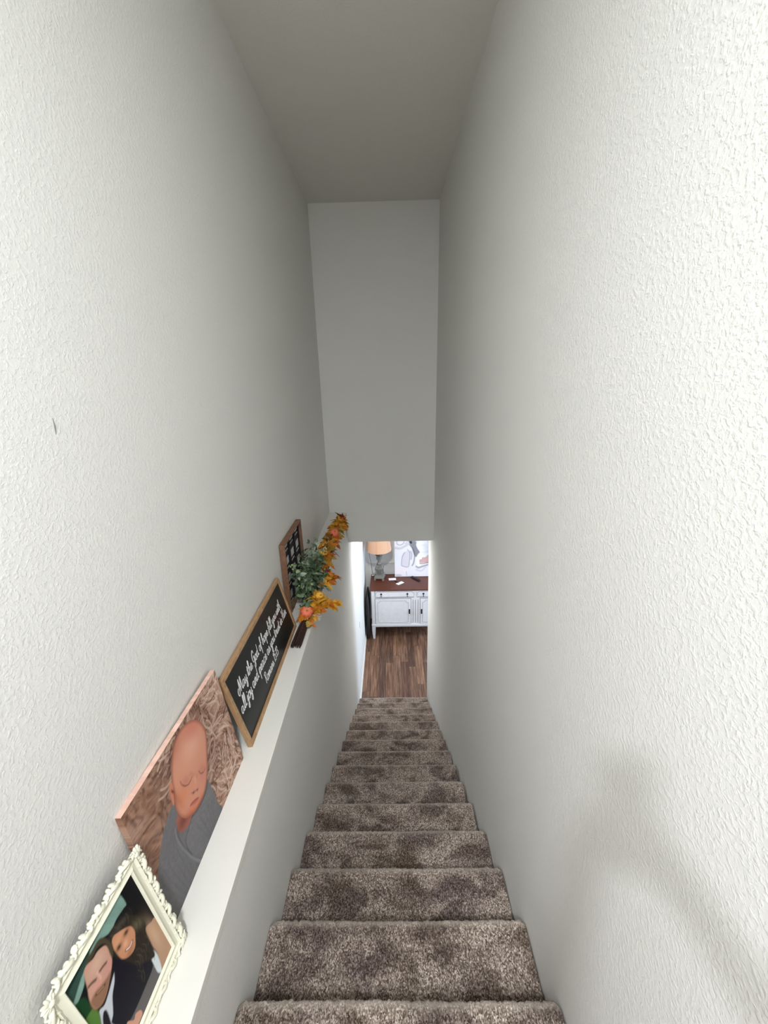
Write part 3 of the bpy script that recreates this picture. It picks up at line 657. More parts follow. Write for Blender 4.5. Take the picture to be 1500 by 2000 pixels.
def leaf_mesh(outline, fold, droop, m, name):
    'thin closed leaf with a folded midrib, along +x'
    bm = bmesh.new(); n = len(outline); th = .0005
    def z_(x, y): return abs(y)*fold-droop*x*x*18
    for sgn in (1,):
        top = [bm.verts.new((x, y, z_(x, y)+th)) for x, y in outline]; bot = [bm.verts.new((x, y, z_(x, y)-th)) for x, y in outline]
        cx_ = max(p[0] for p in outline)*.45
        ct = bm.verts.new((cx_, 0, z_(cx_, 0)+th)); cb = bm.verts.new((cx_, 0, z_(cx_, 0)-th))
        for i in range(n):
            j = (i+1) % n; bm.faces.new((ct, top[i], top[j])); bm.faces.new((cb, bot[j], bot[i])); bm.faces.new((top[i], bot[i], bot[j], top[j]))
    bmesh.ops.recalc_face_normals(bm, faces=bm.faces[:])
    me = bpy.data.meshes.new(name); bm.to_mesh(me); bm.free(); me.materials.append(m); return me
def oval(l, w_, k=7):
    u = [i/(k-1) for i in range(k)]; up = [(l*t, w_/2*math.sin(math.pi*t**.8)) for t in u]
    return up+[(x, -y) for x, y in up[-2:0:-1]]
def maple(l):
    half = [(0, .02), (.10, .20), (-.02, .40), (.22, .40), (.30, .62), (.42, .40), (.62, .52), (.58, .26), (.80, .22), (1.0, 0)]
    return [(x*l, y*l) for x, y in half]+[(x*l, -y*l) for x, y in half[-2::-1]]
LM = {}
for k_, m_ in (('euca', 'euca'), ('euca_pale', 'euca_pale')):
    LM[k_] = [leaf_mesh(oval(l, w_), .25, 1., M[m_], 'leaf') for l, w_ in ((.034, .028), (.026, .023), (.040, .022))]
LM['lime'] = [leaf_mesh(oval(.018, .011), .3, 1., M['lime'], 'leaf')]
for k_ in ('gold', 'orange', 'olive'): LM[k_] = [leaf_mesh(maple(l), .3, .6, M[k_], 'leaf') for l in (.085, .065)]
LM['wine'] = [leaf_mesh(oval(.085, .022), .3, .8, M['wine'], 'leaf'), leaf_mesh(maple(.06), .3, .6, M['wine'], 'leaf')]
def put_leaf(kind, P, dirv, parent, rg, s=1., roll=None):
    me = rg.choice(LM[kind]); o = bpy.data.objects.new('leaf', me); COL.objects.link(o); o.parent = parent
    x = Vector(dirv).normalized(); up = Vector((rg.uniform(-.6, .9), rg.uniform(-.9, .4), 1)); y = up.cross(x).normalized(); z = x.cross(y)
    R = Matrix((x, y, z)).transposed().to_4x4()
    o.matrix_basis = Matrix.Translation(P) @ R @ Matrix.Rotation(roll if roll is not None else rg.uniform(-.6, .6), 4, 'X') @ Matrix.Scale(s, 4)
    return o
rg = random.Random(21)
gb = (-.555, 2.33, ZL)
eu = tag(empty('eucalyptus_bunch', gb), 'bushy bunch of green eucalyptus leaning on the brown frame', 'greenery')
mb = MB(); tips = []
for i in range(32):
    ty = rg.uniform(-.24, .25); tz = rg.uniform(.07, .32)-max(0, -ty-.12)*.6; tx = rg.uniform(-.05, .085)-.03*max(0, tz-.2)/.12
    b0 = Vector((rg.uniform(-.01, .02), rg.uniform(-.04, .06), .006)); tip = Vector((tx, ty, tz)); mid = (b0+tip)/2+Vector((0, -.02*ty, .03))
    pts = [b0.lerp(mid, t/3) for t in range(3)]+[mid.lerp(tip, t/3) for t in range(4)]
    mb.tube(pts, [.0022-.0002*k_ for k_ in range(7)], 5); tips.append(pts)
mb.build('stems', M['stemgreen'], eu)
def along(pts, t):
    f_ = t*6; k0 = min(int(f_), 5); return pts[k0].lerp(pts[k0+1], f_-k0)
for pts in tips:
    kind = rg.choices(['euca', 'euca_pale', 'lime'], [.70, .13, .17])[0]
    for k_ in range(9):
        a = along(pts, .3+.7*k_/8); d = Vector((rg.uniform(-.2, 1), rg.uniform(-1, .6), rg.uniform(-.3, .8)))
        P = a+d.normalized()*.012; P.x = max(P.x, -.06); P.z = max(P.z, .02)
        put_leaf(kind if rg.random() < .8 else rg.choice(['euca', 'euca', 'lime', 'euca_pale']), P, d, eu, rg, rg.uniform(.7, 1.05))
# the small inner leaves, too many to pick apart
def leaf_fill(name, n, size, m, sampler, parent):
    bm = bmesh.new()
    for i in range(n):
        P, d = sampler(); x = d.normalized(); y = Vector((rg.uniform(-1, 1), rg.uniform(-1, 1), rg.uniform(-1, 1))).cross(x).normalized(); z = x.cross(y); sz = size*rg.uniform(.6, 1.2)
        o_ = [(0, 0), (.35, .38), (.75, .36), (1, 0), (.75, -.36), (.35, -.38)]
        vs = [bm.verts.new(P+x*(a*sz)+y*(b*sz)+z*(abs(b)*sz*.3)) for a, b in o_]; bm.faces.new(vs)
    me = bpy.data.meshes.new(name); bm.to_mesh(me); bm.free(); me.materials.append(m); o = bpy.data.objects.new(name, me); COL.objects.link(o); o.parent = parent; o['kind'] = 'stuff'; return o
def smp():
    a = along(rg.choice(tips), rg.uniform(.12, .97)); d = Vector((rg.uniform(-1, 1), rg.uniform(-1, 1), rg.uniform(-1, 1)))
    P = a+Vector((rg.uniform(-.03, .02), rg.uniform(-.03, .03), rg.uniform(-.02, .02))); P.x = max(P.x, -.055); P.z = max(P.z, .02); return P, d
leaf_fill('inner_leaves', 700, .022, M['euca'], smp, eu); leaf_fill('inner_sprigs', 170, .014, M['lime'], smp, eu)
# pale hanging sprig on the stair side
sp = MB(); sp.tube([(.05, .03, .11), (.10, .0, .10), (.125, -.015, .075)], .0012, 5); sp.build('sprig_stem', M['stemgreen'], eu)
for k_ in range(6): put_leaf('euca', Vector((.07+.01*k_, .02-.006*k_, .108-.005*k_)), (1, -.3, -.3+.2*(k_ % 3)), eu, rg, .6)

eu.scale = (1.12, 1.13, 1.13)

# garland: spine along the ledge, dark twig tail toward the camera
ga = tag(empty('autumn_garland', (-.53, 1.9, ZL)), 'autumn garland of maple leaves and little pumpkins lying along the white ledge', 'garland')
spine = [Vector(p) for p in ((-.012, -.02, .022), (-.004, .05, .024), (.005, .12, .032), (.02, .24, .045), (.02, .45, .05), (.0, .75, .05), (-.012, 1.0, .05), (.0, 1.3, .06), (.015, 1.50, .07), (.03, 1.66, .085))]
sp3 = smooth_closed(np.array([tuple(p) for p in spine]), 6, False)
MB().tube([tuple(p) for p in sp3[8:]], .010, 8).build('twig_spine', M['twig'], ga, 1)
mb = MB()
for i in range(110):
    a = rg.random()*6.28; r = .026*math.sqrt(rg.random()); dx, dz = r*math.cos(a), abs(r*math.sin(a))*1.1
    y1 = -.035-rg.random()*.03
    mb.tube([(.006+dx*.6, .20, .034+dz*.5), (-.002+dx, .09, .016+dz), (-.010+dx*1.15, y1, .003+dz*1.1)], [.0022, .0024, .0016], 5)
mb.build('twig_tail', M['twig'], ga)
def sp_at(y):
    i = int(np.argmin(np.abs(sp3[:, 1]-y))); return Vector(sp3[i])
def pumpkin(P, r, m, squash=.78, tilt=(0, 0)):
    mb = MB(); bm = mb.bm; seg, rin = 32, 10; rings = []
    for j in range(rin+1):
        ph = math.pi*j/rin; ring = []
        for k_ in range(seg):
            t = 2*math.pi*k_/seg; rr = r*(.86+.14*abs(math.cos(4*t)))*math.sin(ph)**.85; ring.append(bm.verts.new((rr*math.cos(t), rr*math.sin(t), r*squash*math.cos(ph)*(1-.25*math.exp(-(math.sin(ph)/.35)**2)))))
        rings.append(ring)
    for a, b in zip(rings, rings[1:]):
        for k_ in range(seg): bm.faces.new((a[k_], b[k_], b[(k_+1) % seg], a[(k_+1) % seg]))
    R = Matrix.Translation(P) @ Matrix.Rotation(tilt[0], 4, 'X') @ Matrix.Rotation(tilt[1], 4, 'Y')
    bmesh.ops.remove_doubles(bm, verts=bm.verts[:], dist=1e-5)
    o = mb.build('pumpkin', m, ga, 1); o.matrix_basis = R
    s_ = MB().tube([(0, 0, r*squash*.5), (.001, 0, r*squash*.95), (r*.12, 0, r*squash*1.3)], [r*.13, r*.1, r*.12], 7).build('pumpkin_stem', M['olive'], o)
    return o
pumpkin(Vector((.014, .175, .084)), .040, M['pumpkin'], .8, (.75, .25))
pumpkin(Vector((.030, 1.37, .115)), .042, M['pumpkin'], .8, (.7, .2))
pumpkin(Vector((.062, .35, .088)), .030, M['gourd'], .85, (.8, .5))
pumpkin(Vector((-.005, .97, .105)), .036, M['gourd'], .85, (.8, .5))
def spray(y, n, kinds, spread=.9, s=1., xoff=0., zoff=0.):
    for i in range(n):
        c = sp_at(y+rg.uniform(-.05, .05))+Vector((xoff, 0, zoff))
        a = rg.uniform(-.3, 3.3); d = Vector((math.cos(a)*.9, rg.uniform(-spread, spread*.6), abs(math.sin(a))*.7+.06))
        P = c+Vector((d.x*.022, 0, abs(d.z)*.016+.004))
        if P.x < -.05: d.x = abs(d.x)
        put_leaf(rg.choice(kinds), P, d, ga, rg, s*rg.uniform(.8, 1.15))
G_, O_, W_n, V_ = 'gold', 'orange', 'wine', 'olive'
spray(.16, 9, [V_, G_, O_, W_n], .7, .55, .0, .0); spray(.22, 12, [G_, V_, G_, O_], .6, .62, .012); spray(.28, 20, [G_, G_, O_], .6, .68, .03); spray(.36, 16, [G_, G_, V_], .6, .65, .03, .01)
for k_ in range(14): put_leaf(G_ if k_ % 4 else O_, sp_at(.30)+Vector((.045+.0085*k_, -.03+.008*(k_ % 7), .012+.006*(k_ % 3))), (1, -.15-.06*(k_ % 5), .06), ga, rg, .55)
for y_, kk in ((.56, [O_, O_, G_]), (.64, [O_, O_, G_]), (.70, [O_, W_n])): spray(y_, 9, kk, .5, .72, .035, .0)
for k_ in range(8): put_leaf(O_, sp_at(.66)+Vector((.05+.011*k_, -.02+.01*(k_ % 3), .02)), (1, .05*k_, .12), ga, rg, .6)
for y_ in (.80, .88, .96, 1.04, 1.12, 1.20, 1.28, 1.36, 1.43): spray(y_, 12, [G_, V_, G_, O_, W_n, V_], .9, .72, .012, .012)
for y_ in (1.50, 1.56, 1.62, 1.66): spray(y_, 14, [G_, O_, V_, G_], 1., .78, .02, .02)
for k_ in range(6): put_leaf(W_n, sp_at(1.66)+Vector((.01+.010*k_, -.01, .05)), (.2-.12*k_, .4, .9), ga, rg, 1.0)
mb = MB()
for i in range(16):
    P = Vector((.055+rg.uniform(0, .045), .17+rg.uniform(-.035, .03), .045+rg.uniform(-.015, .02))); mb.ball(P, .0034, 1); mb.tube([(.02, .2, .05), tuple(P)], .0006, 4)
mb.build('berry_sprig', M['berry'], ga, 1)
mb = MB()
for i in range(14):
    P = Vector((-.015+rg.uniform(-.02, .03), 1.08+rg.uniform(-.05, .06), .10+rg.uniform(-.01, .02))); mb.ball(P, .006, 1)
mb.build('berry_sprig', M['berry'], ga, 1)
mb = MB()
for i in range(10): mb.tube([(.03, 1.58, .09), (.07+.005*i, 1.58-.006*i, .10-.002*i), (.13+.004*(i % 4), 1.57-.016*i, .095-.006*i)], [.0012, .001, .0006], 4)
mb.build('grass_sprig', M['olive'], ga)

# ------------------------------------------------------------------ lower room furniture
def worn_white():
    m = mat('worn_white_paint', rough=.5, spec=.35); v = coords(m)
    f = noise(m, v, 16., 6, .7, .5); g = noise(m, coords(m, 'Object', (3, 3, 20)), 8., 4, .7)
    ad = N(m, 'ShaderNodeMath', operation='MULTIPLY_ADD'); ad.inputs[1].default_value = .6; ad.inputs[2].default_value = 0; L(m, f, ad.inputs[0])
    a2 = N(m, 'ShaderNodeMath', operation='MULTIPLY_ADD'); a2.inputs[1].default_value = .4; L(m, g, a2.inputs[0]); L(m, ad.outputs[0], a2.inputs[2])
    L(m, ramp(m, a2.outputs[0], [(.33, rgb(92, 76, 66)), (.355, rgb(206, 204, 204)), (.42, rgb(222, 222, 226)), (.7, rgb(232, 232, 236))]), bsdf(m).inputs['Base Color']); return m
M['worn'] = worn_white()
M['mahog'] = wood('mahogany_top', rgb(66, 32, 22), rgb(108, 58, 40), .4, (1.2, 14, 1), 5., .5)
M['darkline'] = mat('worn_edge_gap_shade', rgb(58, 46, 42), .8)  # worn bead lines, and the shade painted round drawers and doors
M['iron'] = mat('dark_iron', rgb(24, 22, 24), .45, .6)
M['dark'] = mat('cabinet_dark', rgb(30, 26, 25), .9)
SX, SXR, SY, SYB, SZ = -.37, 1.178, 6.071, 6.63, 1.0102
sb = tag(empty('sideboard', ((SX+SXR)/2, SY, 0)), 'white distressed sideboard with a red-brown top at the foot of the stairs', 'sideboard')
inv = Matrix.Translation(((SX+SXR)/2, SY, 0)).inverted()
def part(mb, name, m, parent=sb, smooth=False): return mb.build(name, m, parent, smooth, inv)
b = MB(); b.box(SX+.012, SXR-.012, SY+.020, SYB, .30, SZ-.024)
for x0, x1 in ((SX+.008, -.304), (.3275, .4815), (1.112, SXR-.008)): b.box(x0, x1, SY+.002, SY+.04, .30, SZ-.024, bev=.003)
b.box(-.304, 1.112, SY+.006, SY+.04, .828, .848); b.box(-.304, 1.112, SY+.004, SY+.04, .972, SZ-.024)
part(b, 'body', M['worn'])
b = MB()
for x_ in (.362, .404, .447): b.box(x_-.0025, x_+.0025, SY-.0005, SY+.01, .34, .80)
part(b, 'stile_groove', M['darkline'])
b = MB(); b.box(SX-.012, SXR+.012, SY-.016, SYB+.01, SZ-.026, SZ, bev=.006); part(b, 'tabletop', M['mahog'])
b = MB(); b.box(SX-.004, SXR+.004, SY-.006, SYB, SZ-.036, SZ-.025, bev=.003); part(b, 'top_moulding', M['worn'])
b = MB(); b.box(SX-.002, SXR+.002, SY-.010, SYB, .278, .312, bev=.007); b.box(SX+.004, SXR-.004, SY-.002, SYB, .258, .280, bev=.003); part(b, 'apron', M['worn'])
for lx in (SX+.034, SXR-.034):
    for ly in (SY+.032, SYB-.04):
        mb = MB(); ra = [(.030, .262), (.030, .20), (.026, .12), (.017, 0.0)]; rings = []
        for h_, z_ in ra: rings.append([mb.bm.verts.new((lx+sx*h_, ly+sy*h_, z_)) for sx, sy in ((-1, -1), (1, -1), (1, 1), (-1, 1))])
        for p, q in zip(rings, rings[1:]):
            for k_ in range(4): mb.bm.faces.new((p[k_], p[(k_+1) % 4], q[(k_+1) % 4], q[k_]))
        mb.bm.faces.new(rings[0]); mb.bm.faces.new(rings[-1]); part(mb, 'leg', M['worn'])
def notched(x0, x1, z0, z1, r, low=True):
    'outline with concave notched upper corners'
    p = [(x0, z0), (x1, z0), (x1, z1-r)]
    p += [(x1-r+r*math.cos(t), z1-r*0-r+r*0+0) for t in ()]
    for k_ in range(5): a = math.pi*1.5-k_/4*math.pi/2; p.append((x1+r*math.cos(a)*1., z1+r*math.sin(a)*1.))
    for k_ in range(5): a = -k_/4*math.pi/2; p.append((x0+r*math.cos(a), z1+r*math.sin(a)))
    return p
def ring_mesh(pts, wd, y, depth):
    'thin raised outline strip on the front face'
    mb = MB(); n = len(pts); P = np.array(pts); c = P.mean(0)
    rows = []
    for i in range(n):
        t = P[(i+1) % n]-P[i-1]; t = t/(np.linalg.norm(t)+1e-9); nn = np.array([-t[1], t[0]])*wd/2
        a, b_ = P[i]+nn, P[i]-nn; rows.append([mb.bm.verts.new((a[0], y, a[1])), mb.bm.verts.new((a[0], y-depth, a[1])), mb.bm.verts.new((b_[0], y-depth, b_[1])), mb.bm.verts.new((b_[0], y, b_[1]))])
    for i in range(n):
        for q in range(4): mb.bm.faces.new((rows[i][q], rows[(i+1) % n][q], rows[(i+1) % n][(q+1) % 4], rows[i][(q+1) % 4]))
    return mb
def pull(parent, x, z, drop):
    mb = MB()
    if drop:
        mb.lathe([(.001, 0), (.016, .002), (.017, .005), (.008, .010), (.006, .016), (.001, .018)], 14, mtx=Matrix.Translation((x, SY-.004, z)) @ Matrix.Rotation(math.pi/2, 4, 'X'))
        mb.tube([(x, SY-.018, z-.004), (x, SY-.017, z-.03), (x, SY-.016, z-.052)], [.004, .0045, .0075], 8)
    else:
        mb.box(x-.012, x+.012, SY-.008, SY-.003, z-.045, z+.045, bev=.002); mb.ball((x, SY-.014, z+.022), (.008, .010, .008), 2)
        mb.tube([(x, SY-.020, z+.02), (x, SY-.020, z-.015), (x, SY-.017, z-.038)], [.004, .006, .0105], 8)
    return part(mb, 'pull' if not drop else 'drop_knob', M['iron'], parent)
for dx0, dx1, knobs in ((-.292, .383, (-.189, .263)), (.4246, 1.0996, (.54, .992))):
    d = part(MB().box(dx0, dx1, SY-.004, SY+.03, .852, .970, bev=.004), 'drawer', M['worn'])
    part(ring_mesh(notched(dx0+.010, dx1-.010, .862, .962, .022), .0035, SY-.0035, .0022), 'bead', M['darkline'], d)
    part(ring_mesh([(dx0-.001, .849), (dx1+.001, .849), (dx1+.001, .972), (dx0-.001, .972)], .004, SY+.004, .003), 'gap_shade_strip', M['darkline'], d)  # dark strip standing in for the shade around the drawer front
    for kx in knobs: pull(d, kx, .921, True)
for dx0, dx1, hx in ((-.297, .322, .299), (.4866, 1.1056, .5105)):
    d = part(MB().box(dx0, dx1, SY-.004, SY+.03, .316, .822, bev=.004), 'door', M['worn'])
    part(ring_mesh(notched(dx0+.05, dx1-.05, .365, .782, .04), .009, SY-.003, .005), 'panel_moulding', M['worn'], d)
    part(ring_mesh(notched(dx0+.043, dx1-.043, .358, .789, .04), .003, SY-.0035, .0015), 'bead', M['darkline'], d)
    part(ring_mesh([(dx0-.001, .313), (dx1+.001, .313), (dx1+.001, .825), (dx0-.001, .825)], .005, SY+.004, .003), 'gap_shade_strip', M['darkline'], d)
    pull(d, hx, .57, False)

# lamp
M['stone'] = wood('distressed_grey_wood', rgb(84, 83, 78), rgb(136, 135, 129), .8, (1, 1, 4), 14.)
LX, LY = -.218, 6.47
lp = tag(empty('table_lamp', (LX, LY, SZ)), 'table lamp with a weathered grey column and peach drum shade', 'lamp')
def sq_prof(prof, rot=.0):
    mb = MB(); rings = []
    for h_, z_ in prof: rings.append([mb.bm.verts.new((sx*h_, sy*h_, z_)) for sx, sy in ((-1, -1), (1, -1), (1, 1), (-1, 1))])
    for p, q in zip(rings, rings[1:]):
        for k_ in range(4): mb.bm.faces.new((p[k_], p[(k_+1) % 4], q[(k_+1) % 4], q[k_]))
    mb.bm.faces.new(rings[0][::-1]); mb.bm.faces.new(rings[-1])
    return mb
RZ = Matrix.Rotation(math.radians(-8), 4, 'Z')
b = sq_prof([(.088, .030), (.088, .048), (.080, .055), (.074, .075), (.070, .085)])
for sx in (-1, 1):
    for sy in (-1, 1): b.box(sx*.073-.017, sx*.073+.017, sy*.073-.017, sy*.073+.017, 0, .034, bev=.003)
b.build('base', M['stone'], lp, mtx=RZ)
b = sq_prof([(.062, .085), (.062, .165), (.066, .170), (.073, .182), (.073, .192), (.058, .200), (.050, .230), (.044, .255)])
b.build('pedestal', M['stone'], lp, mtx=RZ)
b = MB()
for k_ in range(4):
    for i in range(3):
        R = Matrix.Rotation(k_*math.pi/2, 4, 'Z'); b.box(-.034+i*.027, -.020+i*.027, -.0645, -.061, .10, .155, bev=.001, mtx=R)
b.build('carved_flute', mat('flute_grey', rgb(80, 82, 80), .8), lp, mtx=RZ)
MB().lathe([(.040, .255), (.046, .262), (.044, .272), (.034, .282), (.030, .300), (.034, .318), (.048, .335), (.054, .355), (.050, .378), (.044, .388), (.046, .395), (.040, .400)], 28).build('column', M['stone'], lp, 1)
MB().lathe([(.060, .400), (.066, .406), (.066, .420), (.060, .430), (.03, .436)], 28).build('collar', mat('collar_dark', rgb(74, 76, 76), .6), lp, 2)
MB().lathe([(.010, .436), (.010, .55)], 12).build('neck', M['iron'], lp, 1)
def fabric(name, col):
    m = mat(name, col, .85, spec=.1); b_ = bsdf(m); v = coords(m, 'Object', (1, 1, 1)); bump(m, noise(m, v, 600, 1), .0005, .4)
    b_.inputs['Subsurface Weight'].default_value = 0.; return m
M['shade'] = fabric('peach_linen', rgb(204, 164, 136))
b = MB(); bm = b.bm; seg = 48; rs = [(.222, .500), (.182, .800), (.180, .800), (.219, .503)]; rings = []
for r, z_ in rs: rings.append([bm.verts.new((r*math.cos(2*math.pi*k_/seg), r*math.sin(2*math.pi*k_/seg), z_)) for k_ in range(seg)])
for i in range(4):
    p, q = rings[i], rings[(i+1) % 4]
    for k_ in range(seg): bm.faces.new((p[k_], p[(k_+1) % seg], q[(k_+1) % seg], q[k_]))
sh = b.build('lamp_shade', M['shade'], lp, 2)
b = MB()
for a in range(0, 360, 60):
    t = math.radians(a+20); b.tube([(.2225*math.cos(t), .2225*math.sin(t), .501), (.1825*math.cos(t), .1825*math.sin(t), .799)], .0016, 5)
b.build('shade_seam', fabric('peach_seam', rgb(190, 148, 118)), sh)
b = MB()
for a in range(3): t = a*2.094; b.tube([(.01, 0, .54), (.2*math.cos(t), .2*math.sin(t), .535)], .0025, 6)
b.build('shade_spider', M['iron'], lp)
MB().lathe([(.012, .55), (.02, .56), (.031, .60), (.028, .63), (.01, .645)], 16).build('bulb', mat('bulb_white', rgb(240, 238, 230), .3), lp, 1)
M['cord'] = mat('grey_cord', rgb(90, 90, 92), .6)
MB().tube([(-.06, .1, .012), (-.11, .14, .01), (-.135, .185, .008), (-.15, .225, .10), (-.185, .25, .3), (-.2, .255, .5)], .0035, 6).build('cord', M['cord'], lp, 1)

lp.scale = (1, 1, 1.15)

# things on the sideboard
M['paper'] = mat('paper_white', rgb(244, 243, 244), .7)
def quad(name, p, label, cat, th=.0012, m='paper', grp=None):
    a = MB().prism(p, SZ+.0003, SZ+.0003+th).build(name, M[m]); return tag(a, label, cat, grp)
quad('card', [(-.060, 6.470), (.074, 6.478), (.077, 6.398), (-.052, 6.390)], 'flat white card lying square on the sideboard near the lamp', 'card')
quad('tag', [(.066, 6.268), (.172, 6.354), (.22, 6.298), (.116, 6.216)], 'tilted white tag with a dark strap on the sideboard', 'tag')
k_ = MB().tube([(.045, 6.372, SZ+.006), (.08, 6.335, SZ+.008), (.118, 6.290, SZ+.007)], [.006, .008, .004], 8).build('pen', M['matblack'], None, 1); tag(k_, 'short black pen lying across to the tilted white tag', 'pen')
quad('paper_slip', [(-.372, 6.60), (-.318, 6.628), (-.305, 6.60), (-.36, 6.574)], 'small white slip at the back left corner of the sideboard', 'paper')
rm = empty('remote_control', (.43, 6.42, SZ), None); tag(rm, 'black remote control lying in front of the painting', 'remote'); rm.rotation_euler = (0, 0, math.radians(-49))
MB().box(-.105, .105, -.026, .026, .0005, .022, bev=.007).build('case', M['matblack'], rm, 2)
b = MB()
for i in range(6):
    for j in range(3): b.box(-.08+i*.026-.006, -.08+i*.026+.006, -.016+j*.013-.004, -.004*1+.0-.016+j*.013+.008, .0215, .0235)
b.build('buttons', mat('button_grey', rgb(52, 52, 56), .6), rm)

# painting leaning on the wall behind
def painting():
    w, h = .80, .80; c = Canvas(w, h, 190, 190); U, V = c.U, c.V
    c.C[:] = s2l((228, 226, 234))*(.93+.09*fbm(U*6, V*4, 4, 4))[..., None]
    A = lambda x, y: ((x-680)*.000962, (820-y)*.00104)
    g = lambda pts, col, soft=.01, op=.8: c.fill([A(*p) for p in pts], col, soft, op)
    l = lambda pts, col, wd, soft=.012, op=.7: c.line([A(*p) for p in pts], col, wd, soft, op)
    l([(700, 300), (790, 310), (880, 270), (950, 230)], (150, 148, 158), .03, .04, .6)
    l([(725, 180), (735, 235), (800, 250), (855, 215), (860, 160)], (128, 126, 134), .012, .012, .8)
    g([(820, 420), (880, 370), (960, 360), (965, 480), (930, 640), (820, 625), (810, 540)], (206, 202, 212), .02, .8)
    l([(870, 385), (825, 470), (808, 580), (820, 625), (930, 645), (955, 560), (965, 400), (925, 330)], (132, 128, 142), .012, .012, .75)
    g([(950, 190), (1010, 160), (1090, 200), (1110, 300), (1150, 390), (1080, 470), (1030, 390), (1000, 290)], (122, 122, 128), .02, .9)
    g([(960, 180), (1000, 180), (1010, 220), (975, 228)], (40, 40, 46), .01, .9)
    l([(970, 250), (1030, 330), (1055, 430), (1040, 560), (1010, 620)], (88, 88, 98), .02, .02, .8)
    l([(985, 370), (1000, 430), (990, 500)], (150, 146, 162), .03, .03, .7)
    g([(1090, 230), (1200, 160), (1290, 190), (1330, 330), (1200, 380), (1130, 340)], (246, 246, 250), .02, .9)
    l([(1110, 260), (1180, 262), (1260, 255)], (200, 202, 212), .01, .015, .6)
    g([(1120, 420), (1200, 385), (1330, 420), (1400, 600), (1200, 610), (1110, 640), (1085, 520)], (240, 240, 246), .02, .9)
    g([(1150, 520), (1190, 480), (1260, 470), (1320, 430), (1420, 480), (1420, 580), (1250, 580), (1150, 575)], (206, 158, 148), .02, .9)
    g([(1150, 480), (1190, 465), (1205, 510), (1165, 525)], (240, 238, 242), .012, .9)
    l([(1155, 520), (1190, 520), (1200, 490)], (70, 54, 60), .008, .008, .9)
    l([(1150, 590), (1230, 590), (1300, 570), (1400, 560)], (96, 88, 96), .012, .012, .9); l([(1085, 640), (1130, 660), (1200, 640), (1300, 610)], (88, 90, 98), .022, .03, .85)
    l([(1090, 700), (1180, 720), (1260, 650)], (176, 172, 182), .02, .03, .6)
    l([(895, 730), (905, 800)], (130, 126, 136), .008, .008, .8); g([(700, 780), (790, 780), (800, 812), (700, 812)], (176, 172, 180), .03, .7)
    c.blob(A(760, 720), .08, .04, (238, 214, 214), .5); c.blob(A(850, 700), .05, .05, (240, 218, 216), .4)
    c.blob((.62, .55), .12, .18, (120, 118, 126), .5); c.blob((.66, .3), .08, .1, (150, 140, 146), .5); c.line([(.2, .62), (.34, .72), (.5, .7), (.66, .76)], (150, 150, 160), .02, .03, .6)
    yw = math.radians(-90); t = math.radians(9)
    mtx = Matrix.Translation((.058, 6.515, SZ+.006)) @ Matrix.Rotation(math.pi/2-t, 4, 'X')
    root = tag(empty('painting', mtx=mtx), 'grey and white painting with a pink patch leaning against the wall', 'painting')
    c.build('painted_canvas', M['print'], root, None, .03)
    return root
painting()

# black folded bag in the gap by the wall
M['nylon'] = mat('black_nylon', rgb(16, 16, 20), .5, spec=.4)
bgp = tag(empty('folded_chair_bag', (-.432, 6.2, 0)), 'tall slim black bag standing between the white wall and the sideboard', 'bag')
b = MB(); bm = b.bm; lev = [(.015, .014, .10), (.06, .024, .16), (.25, .030, .22), (.5, .034, .25), (.68, .035, .25), (.82, .030, .22), (.93, .018, .15), (.97, .006, .08)]; rings = []
for z_, hx, hy in lev: rings.append([bm.verts.new((hx*math.copysign(abs(math.cos(t))**.6, math.cos(t))*(1+.06*math.sin(5*t+z_*9)), hy*math.copysign(abs(math.sin(t))**.6, math.sin(t)), z_-.015)) for t in [2*math.pi*k_/24 for k_ in range(24)]])
for p, q in zip(rings, rings[1:]):
    for k_ in range(24): bm.faces.new((p[k_], p[(k_+1) % 24], q[(k_+1) % 24], q[k_]))
bm.faces.new(rings[0][::-1]); bm.faces.new(rings[-1])
b.build('bag_body', M['nylon'], bgp, 1)
b = MB(); b.tube([(0, -.14, .93), (.0, -.20, .8), (.006, -.265, .55), (.0, -.215, .2), (0, -.16, .06)], [.006, .009, .010, .009, .006], 8); b.build('strap', M['nylon'], bgp, 1)
b = MB(); b.tube([(-.016, -.17, .86), (-.020, -.235, .62), (-.016, -.19, .2)], .0035, 6); b.build('zipper', mat('zip_grey', rgb(90, 88, 96), .4, .4), bgp, 1)

